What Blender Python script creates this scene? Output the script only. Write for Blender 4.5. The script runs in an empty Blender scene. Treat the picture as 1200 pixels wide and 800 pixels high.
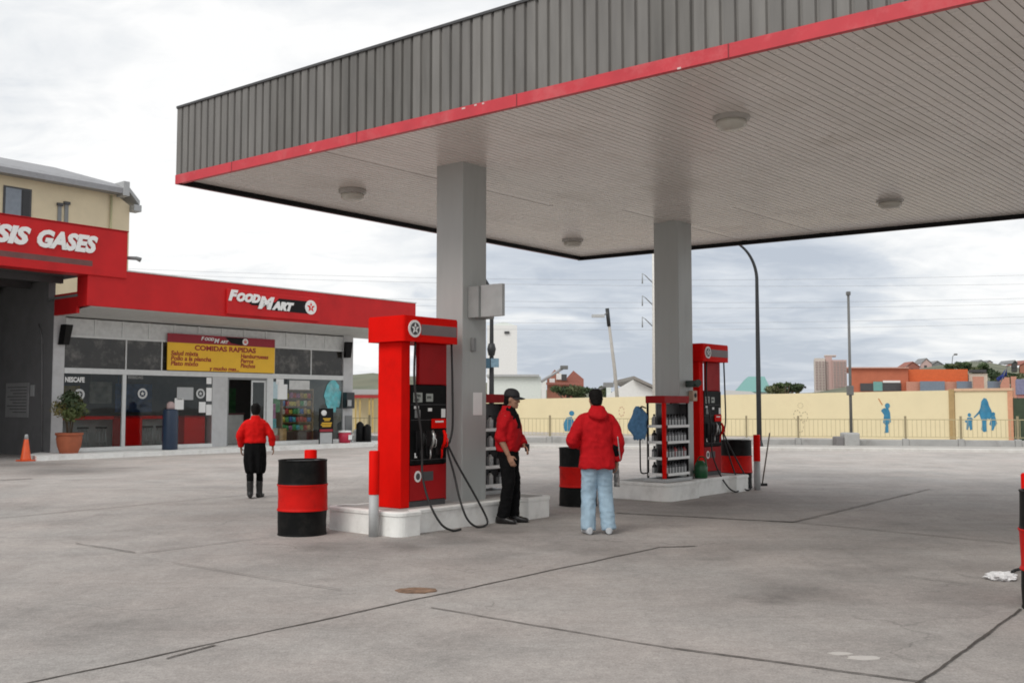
import bpy, bmesh, math, random
from mathutils import Vector, Matrix, noise
random.seed(7)
R = math.radians
S = bpy.context.scene
COL = S.collection
# ------------------------------------------------------------------ camera
F = 1170.0; CH = 1.53; PITCH = math.atan(75/1170)
cd = bpy.data.cameras.new('camera'); cam = bpy.data.objects.new('camera', cd); COL.objects.link(cam)
cam.location = (0, 0, CH); cam.rotation_euler = (R(90)+PITCH, 0, 0)
cd.sensor_width = 36; cd.lens = 36*F/1200; cd.clip_end = 5000; cd.clip_start = 0.1
S.camera = cam
def ray(px, py):
    x = (px-600)/F; y = -(py-400)/F; c, s = math.cos(PITCH), math.sin(PITCH)
    return Vector((x, c-y*s, s+y*c))
def G(px, py, z=0.0):
    r = ray(px, py); t = (z-CH)/r.z
    return Vector((0, 0, CH))+r*t
def at(px, py, Y):
    r = ray(px, py); return Vector((0, 0, CH))+r*(Y/r.y)
TH = R(50.54)
U = Vector((math.cos(TH), math.sin(TH), 0)); L = Vector((-math.sin(TH), math.cos(TH), 0))

# ------------------------------------------------------------------ materials
MATS = {}
def nt(m):
    t = m.node_tree; return t, t.nodes, t.links
def mat(name, col, rough=0.6, metal=0.0, var=0.12, scale=6.0, bump=0.0, bscale=60.0, dirt=0.0, dirtcol=(0.06, 0.05, 0.04), dscale=1.3, stretch=(1, 1, 1), spec=0.5, emit=None, coat=0.0, objvar=0.0):
    if name in MATS: return MATS[name]
    m = bpy.data.materials.new(name); m.use_nodes = True; t, N, K = nt(m)
    b = N['Principled BSDF']; b.inputs['Roughness'].default_value = rough; b.inputs['Metallic'].default_value = metal
    b.inputs['Specular IOR Level'].default_value = spec
    if coat: b.inputs['Coat Weight'].default_value = coat; b.inputs['Coat Roughness'].default_value = 0.15
    tc = N.new('ShaderNodeTexCoord'); mp = N.new('ShaderNodeMapping'); K.new(tc.outputs['Object'], mp.inputs['Vector'])
    mp.inputs['Scale'].default_value = stretch
    n1 = N.new('ShaderNodeTexNoise'); n1.inputs['Scale'].default_value = scale; n1.inputs['Detail'].default_value = 6
    K.new(mp.outputs[0], n1.inputs['Vector'])
    mr = N.new('ShaderNodeMapRange'); mr.inputs[1].default_value = 0.25; mr.inputs[2].default_value = 0.75
    mr.inputs[3].default_value = 1-var; mr.inputs[4].default_value = 1+var; K.new(n1.outputs['Fac'], mr.inputs[0])
    mul = N.new('ShaderNodeVectorMath'); mul.operation = 'SCALE'; mul.inputs[0].default_value = col[:3]
    K.new(mr.outputs[0], mul.inputs['Scale']); out = mul.outputs[0]
    if dirt > 0:
        n2 = N.new('ShaderNodeTexNoise'); n2.inputs['Scale'].default_value = dscale; n2.inputs['Detail'].default_value = 9; n2.inputs['Roughness'].default_value = 0.7
        K.new(mp.outputs[0], n2.inputs['Vector'])
        m2 = N.new('ShaderNodeMapRange'); m2.inputs[1].default_value = 0.5; m2.inputs[2].default_value = 0.72; m2.inputs[4].default_value = dirt
        K.new(n2.outputs['Fac'], m2.inputs[0])
        mx = N.new('ShaderNodeMix'); mx.data_type = 'RGBA'; K.new(m2.outputs[0], mx.inputs[0]); K.new(out, mx.inputs[6]); mx.inputs[7].default_value = (*dirtcol, 1)
        out = mx.outputs[2]
        r2 = N.new('ShaderNodeMapRange'); r2.inputs[3].default_value = rough; r2.inputs[4].default_value = min(1, rough+0.25); K.new(m2.outputs[0], r2.inputs[0]); K.new(r2.outputs[0], b.inputs['Roughness'])
    if objvar:
        oi = N.new('ShaderNodeObjectInfo'); hs = N.new('ShaderNodeHueSaturation'); m3 = N.new('ShaderNodeMapRange')
        m3.inputs[3].default_value = 1-objvar; m3.inputs[4].default_value = 1+objvar
        K.new(oi.outputs['Random'], m3.inputs[0]); K.new(m3.outputs[0], hs.inputs['Value']); K.new(out, hs.inputs['Color']); out = hs.outputs[0]
    K.new(out, b.inputs['Base Color'])
    if bump:
        n3 = N.new('ShaderNodeTexNoise'); n3.inputs['Scale'].default_value = bscale; n3.inputs['Detail'].default_value = 5; K.new(mp.outputs[0], n3.inputs['Vector'])
        bp = N.new('ShaderNodeBump'); bp.inputs['Strength'].default_value = bump; bp.inputs['Distance'].default_value = 0.01
        K.new(n3.outputs['Fac'], bp.inputs['Height']); K.new(bp.outputs[0], b.inputs['Normal'])
    if emit: b.inputs['Emission Color'].default_value = (*emit[0], 1); b.inputs['Emission Strength'].default_value = emit[1]
    MATS[name] = m; return m
def glass_mat(name, tint=(0.55, 0.6, 0.6), rough=0.02, mixf=0.25):
    if name in MATS: return MATS[name]
    m = bpy.data.materials.new(name); m.use_nodes = True; t, N, K = nt(m); N.clear()
    o = N.new('ShaderNodeOutputMaterial'); tr = N.new('ShaderNodeBsdfTransparent'); tr.inputs[0].default_value = (*tint, 1)
    gl = N.new('ShaderNodeBsdfGlossy'); gl.inputs['Roughness'].default_value = rough; gl.inputs[0].default_value = (0.9, 0.92, 0.92, 1)
    fr = N.new('ShaderNodeFresnel'); fr.inputs[0].default_value = 1.5
    ad = N.new('ShaderNodeMath'); ad.operation = 'MULTIPLY_ADD'; ad.inputs[1].default_value = 0.5; ad.inputs[2].default_value = mixf-0.03; K.new(fr.outputs[0], ad.inputs[0])
    tc = N.new('ShaderNodeTexCoord'); n3 = N.new('ShaderNodeTexNoise'); n3.inputs['Scale'].default_value = 0.9; K.new(tc.outputs['Object'], n3.inputs[0])
    bp = N.new('ShaderNodeBump'); bp.inputs['Strength'].default_value = 0.12; bp.inputs['Distance'].default_value = 0.05; K.new(n3.outputs[0], bp.inputs['Height']); K.new(bp.outputs[0], gl.inputs['Normal'])
    mx = N.new('ShaderNodeMixShader'); K.new(ad.outputs[0], mx.inputs[0]); K.new(tr.outputs[0], mx.inputs[1]); K.new(gl.outputs[0], mx.inputs[2]); K.new(mx.outputs[0], o.inputs[0])
    MATS[name] = m; return m

RED = mat('red_paint', (0.72, 0.006, 0.003), 0.55, var=0.10, scale=3, dirt=0.35, dirtcol=(0.36, 0.008, 0.005), dscale=2.2, spec=.06)
REDF = mat('red_fascia', (0.55, 0.014, 0.016), 0.5, var=0.10, scale=1.2, dirt=0.3, dirtcol=(0.24, 0.016, 0.018), dscale=0.8, spec=.25)
REDD = mat('weathered_red', (0.36, 0.008, 0.010), 0.5, var=0.12, scale=3, dirt=0.35, dirtcol=(0.15, 0.012, 0.012), dscale=2, spec=.15)
PINKRED = mat('faded_red_stripe', (0.54, 0.034, 0.048), 0.45, var=0.12, scale=4, dirt=0.3, dirtcol=(0.7, 0.25, 0.25), dscale=3)
BLACK = mat('black_enamel', (0.003, 0.0035, 0.0035), 0.5, var=0.3, scale=8, dirt=0.4, dirtcol=(0.014, 0.013, 0.012), dscale=4, spec=.12)
BLACKP = mat('black_plastic', (0.006, 0.006, 0.0065), 0.5, var=0.2, spec=.2)
RUBBER = mat('black_rubber', (0.012, 0.012, 0.012), 0.55, var=0.2)
DARKG = mat('dark_grey', (0.06, 0.06, 0.062), 0.5)
COLM = mat('column_grey_paint', (0.41, 0.425, 0.41), 0.42, var=0.06, scale=2, dirt=0.3, dirtcol=(0.2, 0.2, 0.19), dscale=1.2, stretch=(2, 2, 0.35), bump=0.05)
WHITE = mat('white_paint', (0.78, 0.78, 0.76), 0.55, var=0.05, dirt=0.35, dirtcol=(0.42, 0.4, 0.37), dscale=2.5, bump=0.05, bscale=30)
WHITEC = mat('white_kerb_paint', (0.82, 0.82, 0.79), 0.7, var=0.07, dirt=0.4, dirtcol=(0.34, 0.31, 0.28), dscale=2.2, bump=0.25, bscale=25)
WHITEG = mat('white_letter', (0.82, 0.82, 0.80), 0.5, var=0.03)
LGREY = mat('light_grey', (0.42, 0.43, 0.43), 0.5, var=0.05, dirt=0.2, dirtcol=(0.25, 0.24, 0.22))
MGREY = mat('mid_grey', (0.22, 0.225, 0.225), 0.55, var=0.08)
ALU = mat('aluminium_frame', (0.64, 0.65, 0.64), 0.5, var=0.06)
STEEL = mat('steel', (0.45, 0.45, 0.44), 0.35, metal=0.8)
CREAM = mat('cream_wall', (0.72, 0.61, 0.42), 0.85, var=0.06, scale=1.5, dirt=0.2, dirtcol=(0.42, 0.35, 0.24), dscale=0.5, bump=0.2, bscale=20)
GLASS = glass_mat('shop_glass', (0.84, 0.87, 0.87), mixf=0.03)
GLASSD = glass_mat('tinted_glass', (0.30, 0.31, 0.30), mixf=0.12)

# ------------------------------------------------------------------ mesh builder
class MB:
    def __init__(s): s.bm = bmesh.new(); s.mi = 0
    def _m(s, fs):
        for f in fs: f.material_index = s.mi
    def box(s, x0, y0, z0, x1, y1, z1, bev=0.0, seg=2, M=None):
        t = bmesh.new()
        bmesh.ops.create_cube(t, size=1)
        for v in t.verts: v.co = Vector(((x0+x1)/2+v.co.x*(x1-x0), (y0+y1)/2+v.co.y*(y1-y0), (z0+z1)/2+v.co.z*(z1-z0)))
        if bev: bmesh.ops.bevel(t, geom=t.edges[:], offset=bev, segments=seg, profile=0.5, affect='EDGES')
        if M:
            for v in t.verts: v.co = M @ v.co
        s.add(t); return s
    def add(s, t):
        vm = {}
        for v in t.verts: vm[v] = s.bm.verts.new(v.co)
        for f in t.faces:
            try:
                g = s.bm.faces.new([vm[v] for v in f.verts]); g.material_index = s.mi; g.smooth = f.smooth
            except ValueError: pass
        t.free()
    def rings(s, rs, cap=True, smooth=True, closed=False):
        vr = [[s.bm.verts.new(p) for p in r] for r in rs]; n = len(rs[0])
        prs = list(zip(vr[:-1], vr[1:]))
        if closed: prs.append((vr[-1], vr[0]))
        for a, b in prs:
            for i in range(n):
                f = s.bm.faces.new((a[i], a[(i+1) % n], b[(i+1) % n], b[i])); f.material_index = s.mi; f.smooth = smooth
        if cap and not closed:
            f = s.bm.faces.new(vr[0][::-1]); f.material_index = s.mi
            f = s.bm.faces.new(vr[-1]); f.material_index = s.mi
    def cyl(s, p0, p1, r0, r1=None, seg=16, smooth=True):
        p0, p1 = Vector(p0), Vector(p1); r1 = r0 if r1 is None else r1
        d = (p1-p0).normalized(); a = d.orthogonal().normalized(); b = d.cross(a)
        s.rings([[p+(a*math.cos(2*math.pi*i/seg)+b*math.sin(2*math.pi*i/seg))*r for i in range(seg)] for p, r in ((p0, r0), (p1, r1))], smooth=smooth); return s
    def tube(s, pts, r, seg=8):
        pts = [Vector(p) for p in pts]; rr = r if isinstance(r, (list, tuple)) else [r]*len(pts)
        a = None; rs = []
        for i, p in enumerate(pts):
            d = (pts[min(i+1, len(pts)-1)]-pts[max(i-1, 0)]).normalized()
            a = d.orthogonal() if a is None else a-d*a.dot(d)
            a.normalize(); b = d.cross(a)
            rs.append([p+(a*math.cos(2*math.pi*k/seg)+b*math.sin(2*math.pi*k/seg))*rr[i] for k in range(seg)])
        s.rings(rs); return s
    def lathe(s, prof, c=(0, 0, 0), seg=24, smooth=True):
        c = Vector(c); rs = [[c+Vector((r*math.cos(2*math.pi*i/seg), r*math.sin(2*math.pi*i/seg), z)) for i in range(seg)] for r, z in prof]
        s.rings(rs, smooth=smooth); return s
    def prism(s, poly, z0, z1, M=None):
        M = M or Matrix()
        a = [M @ Vector((x, y, z0)) for x, y in poly]; b = [M @ Vector((x, y, z1)) for x, y in poly]
        s.rings([a, b], smooth=False); return s
    def face(s, pts):
        f = s.bm.faces.new([s.bm.verts.new(p) for p in pts]); f.material_index = s.mi; return f
    def build(s, name, mats, parent=None, loc=None, rotz=0, sharp=None, norm=True):
        me = bpy.data.meshes.new(name)
        if norm: bmesh.ops.recalc_face_normals(s.bm, faces=s.bm.faces[:])
        s.bm.to_mesh(me); s.bm.free()
        for m in (mats if isinstance(mats, (list, tuple)) else [mats]): me.materials.append(m)
        if sharp: me.set_sharp_from_angle(angle=R(sharp))
        o = bpy.data.objects.new(name, me); COL.objects.link(o)
        if parent: o.parent = parent
        if loc is not None: o.location = loc
        if rotz: o.rotation_euler.z = rotz
        return o
def tag(o, label=None, cat=None, group=None, kind=None):
    if label: o['label'] = label
    if cat: o['category'] = cat
    if group: o['group'] = group
    if kind: o['kind'] = kind
    return o
def thing(name, label, cat, loc=(0, 0, 0), rotz=0.0, group=None):
    o = bpy.data.objects.new(name, None); COL.objects.link(o); o.location = loc; o.rotation_euler = (0, 0, rotz)
    o.empty_display_size = 0.2
    return tag(o, label, cat, group)
def copy_tree(o, parent=None):
    c = o.copy(); COL.objects.link(c)
    if parent: c.parent = parent
    for ch in list(o.children): copy_tree(ch, c)
    return c
DG = None
def text_mesh(body, size, shear=0.0, bold=0.0, ext=0.01, sx=1.0, align='LEFT'):
    cu = bpy.data.curves.new('lettering', 'FONT'); cu.body = body; cu.size = size; cu.shear = shear; cu.offset = bold; cu.extrude = ext; cu.align_x = align; cu.resolution_u = 3
    o = bpy.data.objects.new('lettering', cu); COL.objects.link(o)
    dg = bpy.context.evaluated_depsgraph_get(); me = bpy.data.meshes.new_from_object(o.evaluated_get(dg))
    bpy.data.objects.remove(o); bpy.data.curves.remove(cu)
    for v in me.vertices: v.co.x *= sx
    return me
def text(name, body, size, m, parent, M, **kw):
    me = text_mesh(body, size, **kw); me.transform(M); me.materials.clear(); me.materials.append(m)
    o = bpy.data.objects.new(name, me); COL.objects.link(o); o.parent = parent; return o
def facing(x, y, z, yaw=0.0, tilt=0.0):   # text plane: x to local +x, up z, normal local -y
    return Matrix.Translation((x, y, z)) @ Matrix.Rotation(yaw, 4, 'Z') @ Matrix.Rotation(R(90), 4, 'X')
def star_badge(parent, M, r, name='round_badge'):
    mb = MB(); mb.mi = 0
    mb.prism([(r*math.cos(2*math.pi*i/28), r*math.sin(2*math.pi*i/28)) for i in range(28)], 0, 0.02, M)
    mb.mi = 1
    st = []
    for i in range(10):
        a = math.pi/2+i*math.pi/5; q = r*(0.72 if i % 2 == 0 else 0.3); st.append((q*math.cos(a), q*math.sin(a)))
    mb.prism(st, 0.021, 0.028, M); mb.mi = 2
    mb.prism([(-r*.07, -r*.22), (r*.07, -r*.22), (r*.07, r*.12), (-r*.07, r*.12)], 0.0285, 0.032, M)
    mb.prism([(-r*.2, r*.125), (r*.2, r*.125), (r*.2, r*.24), (-r*.2, r*.24)], 0.0285, 0.032, M)
    return mb.build(name, [WHITEG, RED, WHITEG], parent)
# ------------------------------------------------------------------ world and sun
w = bpy.data.worlds.new('World'); S.world = w; w.use_nodes = True; t = w.node_tree; N = t.nodes; K = t.links
bg = N['Background']; bg.inputs[1].default_value = 0.1
sky = N.new('ShaderNodeTexSky'); sky.sky_type = 'NISHITA'; sky.sun_disc = False; sky.sun_elevation = R(45); sky.sun_rotation = R(216)
tc = N.new('ShaderNodeTexCoord'); sep = N.new('ShaderNodeSeparateXYZ'); K.new(tc.outputs['Generated'], sep.inputs[0])
def mth(op, a, b=None, c=None):
    n = N.new('ShaderNodeMath'); n.operation = op
    for i, v in enumerate((a, b, c)):
        if v is None: continue
        if isinstance(v, (int, float)): n.inputs[i].default_value = v
        else: K.new(v, n.inputs[i])
    return n.outputs[0]
zc = mth('MAXIMUM', sep.outputs[2], 0.0); dz = mth('ADD', zc, 0.16)
cmb = N.new('ShaderNodeCombineXYZ'); K.new(mth('DIVIDE', sep.outputs[0], dz), cmb.inputs[0]); K.new(mth('DIVIDE', sep.outputs[1], dz), cmb.inputs[1])
def wn(scale, det, off, dist=0.6):
    mp = N.new('ShaderNodeMapping'); mp.inputs['Location'].default_value = off; mp.inputs['Scale'].default_value = (1, 1.25, 1); K.new(cmb.outputs[0], mp.inputs[0])
    n = N.new('ShaderNodeTexNoise'); n.inputs['Scale'].default_value = scale; n.inputs['Detail'].default_value = det; n.inputs['Roughness'].default_value = 0.56; n.inputs['Distortion'].default_value = dist
    K.new(mp.outputs[0], n.inputs[0]); return n.outputs['Fac']
big = wn(0.55, 8, (3.1, 0.4, 0)); fine = wn(1.9, 9, (7.7, 2.2, 0))
mid_ = wn(4.6, 8, (1.3, 9.2, 0), .9)
dens = mth('ADD', mth('ADD', mth('MULTIPLY', big, 0.44), mth('MULTIPLY', fine, 0.36)), mth('MULTIPLY', mid_, 0.20))
dens = mth('MULTIPLY_ADD', mth('SUBTRACT', dens, 0.5), 1.35, 0.5)
# a broad darker bank of cloud low in the sky beyond the wall
def bank(px, py, rad):
    d = ray(px, py).normalized()
    vm = N.new('ShaderNodeVectorMath'); vm.operation = 'DOT_PRODUCT'; nm = N.new('ShaderNodeVectorMath'); nm.operation = 'NORMALIZE'
    K.new(tc.outputs['Generated'], nm.inputs[0]); K.new(nm.outputs[0], vm.inputs[0]); vm.inputs[1].default_value = d
    mr = N.new('ShaderNodeMapRange'); mr.interpolation_type = 'SMOOTHSTEP'; mr.inputs[1].default_value = math.cos(R(rad)); mr.inputs[2].default_value = 1.0; mr.inputs[3].default_value = 0; mr.inputs[4].default_value = 1
    K.new(vm.outputs['Value'], mr.inputs[0]); return mr.outputs[0]
dens = mth('SUBTRACT', dens, mth('MULTIPLY', bank(760, 400, 15), 0.125))
dens = mth('SUBTRACT', dens, mth('MULTIPLY', bank(900, 400, 9), 0.04))
dens = mth('SUBTRACT', dens, mth('MULTIPLY', bank(640, 375, 11), 0.08))
dens = mth('ADD', dens, mth('MULTIPLY', bank(80, 90, 26), 0.15))
dens = mth('ADD', dens, mth('MULTIPLY', bank(1130, 320, 9), 0.05))
rp = N.new('ShaderNodeValToRGB'); K.new(dens, rp.inputs[0])
e = rp.color_ramp.elements; e[0].position = 0.27; e[0].color = (0.50, 0.55, 0.625, 1); e[1].position = 0.62; e[1].color = (0.97, 0.97, 0.965, 1)
x = rp.color_ramp.elements.new(0.42); x.color = (0.66, 0.70, 0.755, 1); x = rp.color_ramp.elements.new(0.5); x.color = (0.81, 0.83, 0.85, 1)
sc = N.new('ShaderNodeVectorMath'); sc.operation = 'SCALE'; sc.inputs['Scale'].default_value = 9.8; K.new(rp.outputs[0], sc.inputs[0])
mx = N.new('ShaderNodeMix'); mx.data_type = 'RGBA'; mx.inputs[0].default_value = 0.96; K.new(sky.outputs[0], mx.inputs[6]); K.new(sc.outputs[0], mx.inputs[7]); K.new(mx.outputs[2], bg.inputs[0])
sl = bpy.data.lights.new('sun', 'SUN'); sl.energy = 1.5; sl.angle = R(32); sl.color = (1, 0.96, 0.9); so = bpy.data.objects.new('sun', sl); COL.objects.link(so)
so.rotation_euler = (R(45), 0, R(-36)); so.location = (0, 0, 30)
S.view_settings.view_transform = 'Standard'; S.view_settings.look = 'None'; S.view_settings.exposure = 0.12; S.view_settings.gamma = 1; S.cycles.filter_width = 1.8

# ------------------------------------------------------------------ ground
def ground_material():
    m = bpy.data.materials.new('forecourt_concrete'); m.use_nodes = True; t, N, K = nt(m); b = N['Principled BSDF']; b.inputs['Roughness'].default_value = 0.85
    b.inputs['Specular IOR Level'].default_value = 0.3
    tc = N.new('ShaderNodeTexCoord')
    def noise_(s, det, stretch=None, rot=0, rough=0.6):
        src = tc.outputs['Object']
        if stretch:
            mp = N.new('ShaderNodeMapping'); mp.inputs['Scale'].default_value = stretch; mp.inputs['Rotation'].default_value = (0, 0, rot); K.new(src, mp.inputs[0]); src = mp.outputs[0]
        n = N.new('ShaderNodeTexNoise'); n.inputs['Scale'].default_value = s; n.inputs['Detail'].default_value = det; n.inputs['Roughness'].default_value = rough; K.new(src, n.inputs[0]); return n.outputs['Fac']
    def mr(v, a, b_, c, d, smooth=False):
        n = N.new('ShaderNodeMapRange'); n.inputs[1].default_value = a; n.inputs[2].default_value = b_; n.inputs[3].default_value = c; n.inputs[4].default_value = d
        if smooth: n.interpolation_type = 'SMOOTHSTEP'
        K.new(v, n.inputs[0]); return n.outputs[0]
    def mul(a, b_):
        n = N.new('ShaderNodeMath'); n.operation = 'MULTIPLY'; K.new(a, n.inputs[0])
        if isinstance(b_, (int, float)): n.inputs[1].default_value = b_
        else: K.new(b_, n.inputs[1])
        return n.outputs[0]
    f = mr(noise_(0.22, 5), 0.3, 0.7, 0.82, 1.12)
    f = mul(f, mr(noise_(1.3, 7, rough=0.7), 0.3, 0.7, 0.86, 1.12))
    f = mul(f, mr(noise_(9, 6, rough=.75), 0.3, 0.7, 0.88, 1.11))
    f = mul(f, mr(noise_(24, 4, rough=.8), 0.33, 0.67, 0.86, 1.13))
    f = mul(f, mr(noise_(38, 2), 0.66, 0.72, 1.0, 0.70))
    f = mul(f, mr(noise_(75, 3), 0.3, 0.7, 0.80, 1.18))
    f = mul(f, mr(noise_(1.0, 6, (0.16, 2.2, 1), -TH), 0.55, 0.75, 1.0, 0.86))
    f = mul(f, mr(noise_(1.0, 6, (2.6, 0.2, 1), -TH+0.25), 0.58, 0.78, 1.0, 0.88))
    spots = [((930, 690), 0.85, .62), ((1000, 668), 0.7, .76), ((905, 702), 0.4, .66), ((1065, 665), .5, .78), ((1060, 640), 1.6, .84), ((560, 652), 0.6, .84), ((600, 648), .4, .82), ((70, 552), 2.6, .55), ((690, 640), 1.1, .86), ((800, 600), 1.8, .80), ((640, 620), 1.5, .82), ((1120, 622), 1.6, .82), ((1150, 665), .8, .8), ((500, 640), 1.0, .86), ((30, 545), 3.0, .6), ((260, 610), 1.2, .9), ((560, 615), 1.7, .86), ((760, 600), 1.7, .86), ((420, 640), 1.3, .87), ((900, 590), 1.9, .86), ((180, 730), 1.0, .92), ((720, 760), .8, .9), ((1130, 700), .9, .82), ((530, 632), .5, .7), ((590, 622), .45, .72), ((820, 590), .7, .75), ((470, 640), .4, .75), ((650, 640), .5, .8), ((980, 640), 1.3, .82), ((850, 640), 1.0, .84), ((300, 600), 1.6, .9), ((380, 640), .5, .72)]  # oil stains; the wide ones round the islands also paint in canopy shade
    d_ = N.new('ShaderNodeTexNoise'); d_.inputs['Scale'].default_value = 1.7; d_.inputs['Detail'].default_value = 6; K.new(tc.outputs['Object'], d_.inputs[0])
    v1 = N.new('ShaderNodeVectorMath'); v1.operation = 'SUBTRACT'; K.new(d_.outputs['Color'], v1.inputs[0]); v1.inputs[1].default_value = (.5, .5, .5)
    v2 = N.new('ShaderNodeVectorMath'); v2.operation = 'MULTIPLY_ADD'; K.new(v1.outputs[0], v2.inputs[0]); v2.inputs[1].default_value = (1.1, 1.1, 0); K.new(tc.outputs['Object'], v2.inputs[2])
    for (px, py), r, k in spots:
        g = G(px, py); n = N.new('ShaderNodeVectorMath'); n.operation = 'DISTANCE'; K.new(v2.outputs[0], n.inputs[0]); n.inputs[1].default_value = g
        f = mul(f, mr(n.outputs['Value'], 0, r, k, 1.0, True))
    sy = N.new('ShaderNodeSeparateXYZ'); K.new(v2.outputs[0], sy.inputs[0]); f = mul(f, mr(sy.outputs[1], 15, 23, 1.0, 1.30, True))  # far ground painted paler to stand for brighter light beyond the canopy
    oil = mr(noise_(3.2, 8, rough=0.75), 0.62, 0.70, 1.0, 0.70); f = mul(f, oil)
    vo = N.new('ShaderNodeTexVoronoi'); vo.feature = 'DISTANCE_TO_EDGE'; vo.inputs['Scale'].default_value = .33; K.new(v2.outputs[0], vo.inputs['Vector']); ck = mr(vo.outputs['Distance'], 0.0, .006, .72, 1.0); msk = mr(noise_(.5, 3), .52, .6, 0, 1)
    cx = N.new('ShaderNodeMix'); cx.data_type = 'FLOAT'; K.new(msk, cx.inputs[0]); cx.inputs[2].default_value = 1.0; K.new(ck, cx.inputs[3]); f = mul(f, cx.outputs[0])
    f = mul(f, mr(noise_(0.55, 7, rough=.72), .50, .66, 1.0, .82))
    tm = mr(noise_(1.0, 5, (.07, 1.0, 1), -TH-.1), .60, .72, 1.0, .90); f = mul(f, tm)
    sp = mr(noise_(28, 2), 0.74, 0.78, 1.0, 1.35); f = mul(f, sp)
    sc = N.new('ShaderNodeVectorMath'); sc.operation = 'SCALE'; K.new(f, sc.inputs['Scale'])
    mx = N.new('ShaderNodeMix'); mx.data_type = 'RGBA'; K.new(mr(noise_(0.6, 5), .35, .65, 0, 1), mx.inputs[0]); mx.inputs[6].default_value = (0.372, 0.336, 0.312, 1); mx.inputs[7].default_value = (0.362, 0.340, 0.320, 1)
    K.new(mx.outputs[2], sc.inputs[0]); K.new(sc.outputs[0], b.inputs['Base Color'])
    bp = N.new('ShaderNodeBump'); bp.inputs['Strength'].default_value = 0.35; bp.inputs['Distance'].default_value = 0.01
    ad = N.new('ShaderNodeMath'); ad.operation = 'ADD'; K.new(noise_(60, 4), ad.inputs[0]); K.new(noise_(5, 5), ad.inputs[1]); K.new(ad.outputs[0], bp.inputs['Height']); K.new(bp.outputs[0], b.inputs['Normal'])
    return m
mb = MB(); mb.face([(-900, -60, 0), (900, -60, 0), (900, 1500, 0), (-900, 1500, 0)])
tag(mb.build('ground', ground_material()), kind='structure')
TAR = mat('joint_tar', (0.07, 0.06, 0.052), 0.9, var=0.3, scale=3)
TARL = mat('joint_faint', (0.19, 0.17, 0.155), 0.9, var=0.3, scale=3)
TARM = mat('joint_worn', (0.10, 0.088, 0.078), 0.9, var=0.3, scale=3)
def joint(p0, p1, w, m, z=0.004, seed=0, jit=0.02, step=0.06):
    a, b = G(*p0), G(*p1); d = b-a; n = max(4, int(d.length/step)); d.normalize(); q = Vector((-d.y, d.x, 0)); mb = MB(); rng = random.Random(seed)
    L_, R_ = [], []
    for i in range(n+1):
        c = a+(b-a)*(i/n); off = (noise.noise(Vector((i*0.11, seed*3.7, 0)))*jit + noise.noise(Vector((i*0.5, seed*1.7, 3)))*jit*0.35)
        ww = w*(0.5+0.35*rng.random()+0.55*max(0, noise.noise(Vector((i*0.09, seed, 9)))+0.1))
        L_.append(mb.bm.verts.new(c+q*(off+ww/2)+Vector((0, 0, z)))); R_.append(mb.bm.verts.new(c+q*(off-ww/2)+Vector((0, 0, z))))
    for i in range(n): mb.bm.faces.new((L_[i], L_[i+1], R_[i+1], R_[i]))
    tag(mb.build('ground_joint', m), kind='structure')
for k, (a, b, ww, m) in enumerate([((-30, 814), (420, 717), .026, TARM), ((420, 717), (772, 641), .032, TARM), ((772, 641), (815, 640), .04, TARM), ((195, 772), (252, 756), .025, TARM), ((505, 712), (790, 760), .022, TARL), ((790, 760), (1085, 800), .026, TARM), ((1060, 815), (1196, 714), .024, TAR),
        ((722, 601), (930, 612), .07, TAR), ((930, 612), (1192, 637), .035, TARL), ((-20, 609), (320, 577), .03, TARL), ((166, 648), (322, 629), .022, TARL), ((88, 637), (158, 648), .025, TARM), ((930, 612), (1090, 573), .04, TARL), ((1060, 676), (1135, 684), .02, TARL), ((200, 660), (400, 692), .014, TARL), ((0, 563), (38, 561), .1, TAR)]):
    joint(a, b, ww, m, z=0.004+0.0008*k, seed=k+1)
# ------------------------------------------------------------------ canopy
hcF, hcB = 4.70, 4.60
P1, P2, P3, P4 = G(206, 217, hcF), G(680, 306, hcB), G(1160, 0, hcF), G(1200, 257, hcB)
dF = (P3-P1).normalized(); dB = (P4-P2).normalized()
Q1 = P1+dF*17.0; Q2 = P2+dB*17.5     # right end of the roof, outside the picture
CEIL = mat('soffit_panel', (0.76, 0.71, 0.665), 0.27, var=0.05, scale=1.2, dirt=0.30, dirtcol=(0.42, 0.36, 0.28), dscale=0.9, spec=0.6)
SHEET = mat('ribbed_fascia_sheet', (0.172, 0.165, 0.155), 0.42, var=0.18, scale=3, stretch=(2.5, 2.5, 0.35), dirt=0.45, dirtcol=(0.10, 0.095, 0.088), dscale=1.1, spec=0.3)
SHEET2 = mat('ribbed_fascia_sheet_dull', (0.148, 0.142, 0.132), 0.48, var=0.22, scale=3, stretch=(2.5, 2.5, 0.3), dirt=0.5, dirtcol=(0.085, 0.08, 0.074), dscale=1.3, spec=0.3)
SHEET3 = mat('ribbed_fascia_sheet_light', (0.195, 0.187, 0.175), 0.4, var=0.18, scale=3, stretch=(2.5, 2.5, 0.3), dirt=0.45, dirtcol=(0.11, 0.105, 0.095), dscale=1.2, spec=0.35)
CEIL2 = mat('soffit_panel_stained', (0.735, 0.69, 0.645), 0.28, var=0.05, scale=1.2, dirt=0.32, dirtcol=(0.44, 0.39, 0.33), dscale=0.9, spec=0.6)
canopy = thing('station_canopy', 'flat fuel station canopy with dark ribbed fascia, red stripe and two grey columns', 'canopy', (0, 0, 0))
def lerp(a, b, t): return a+(b-a)*t
FH = 1.12
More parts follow.
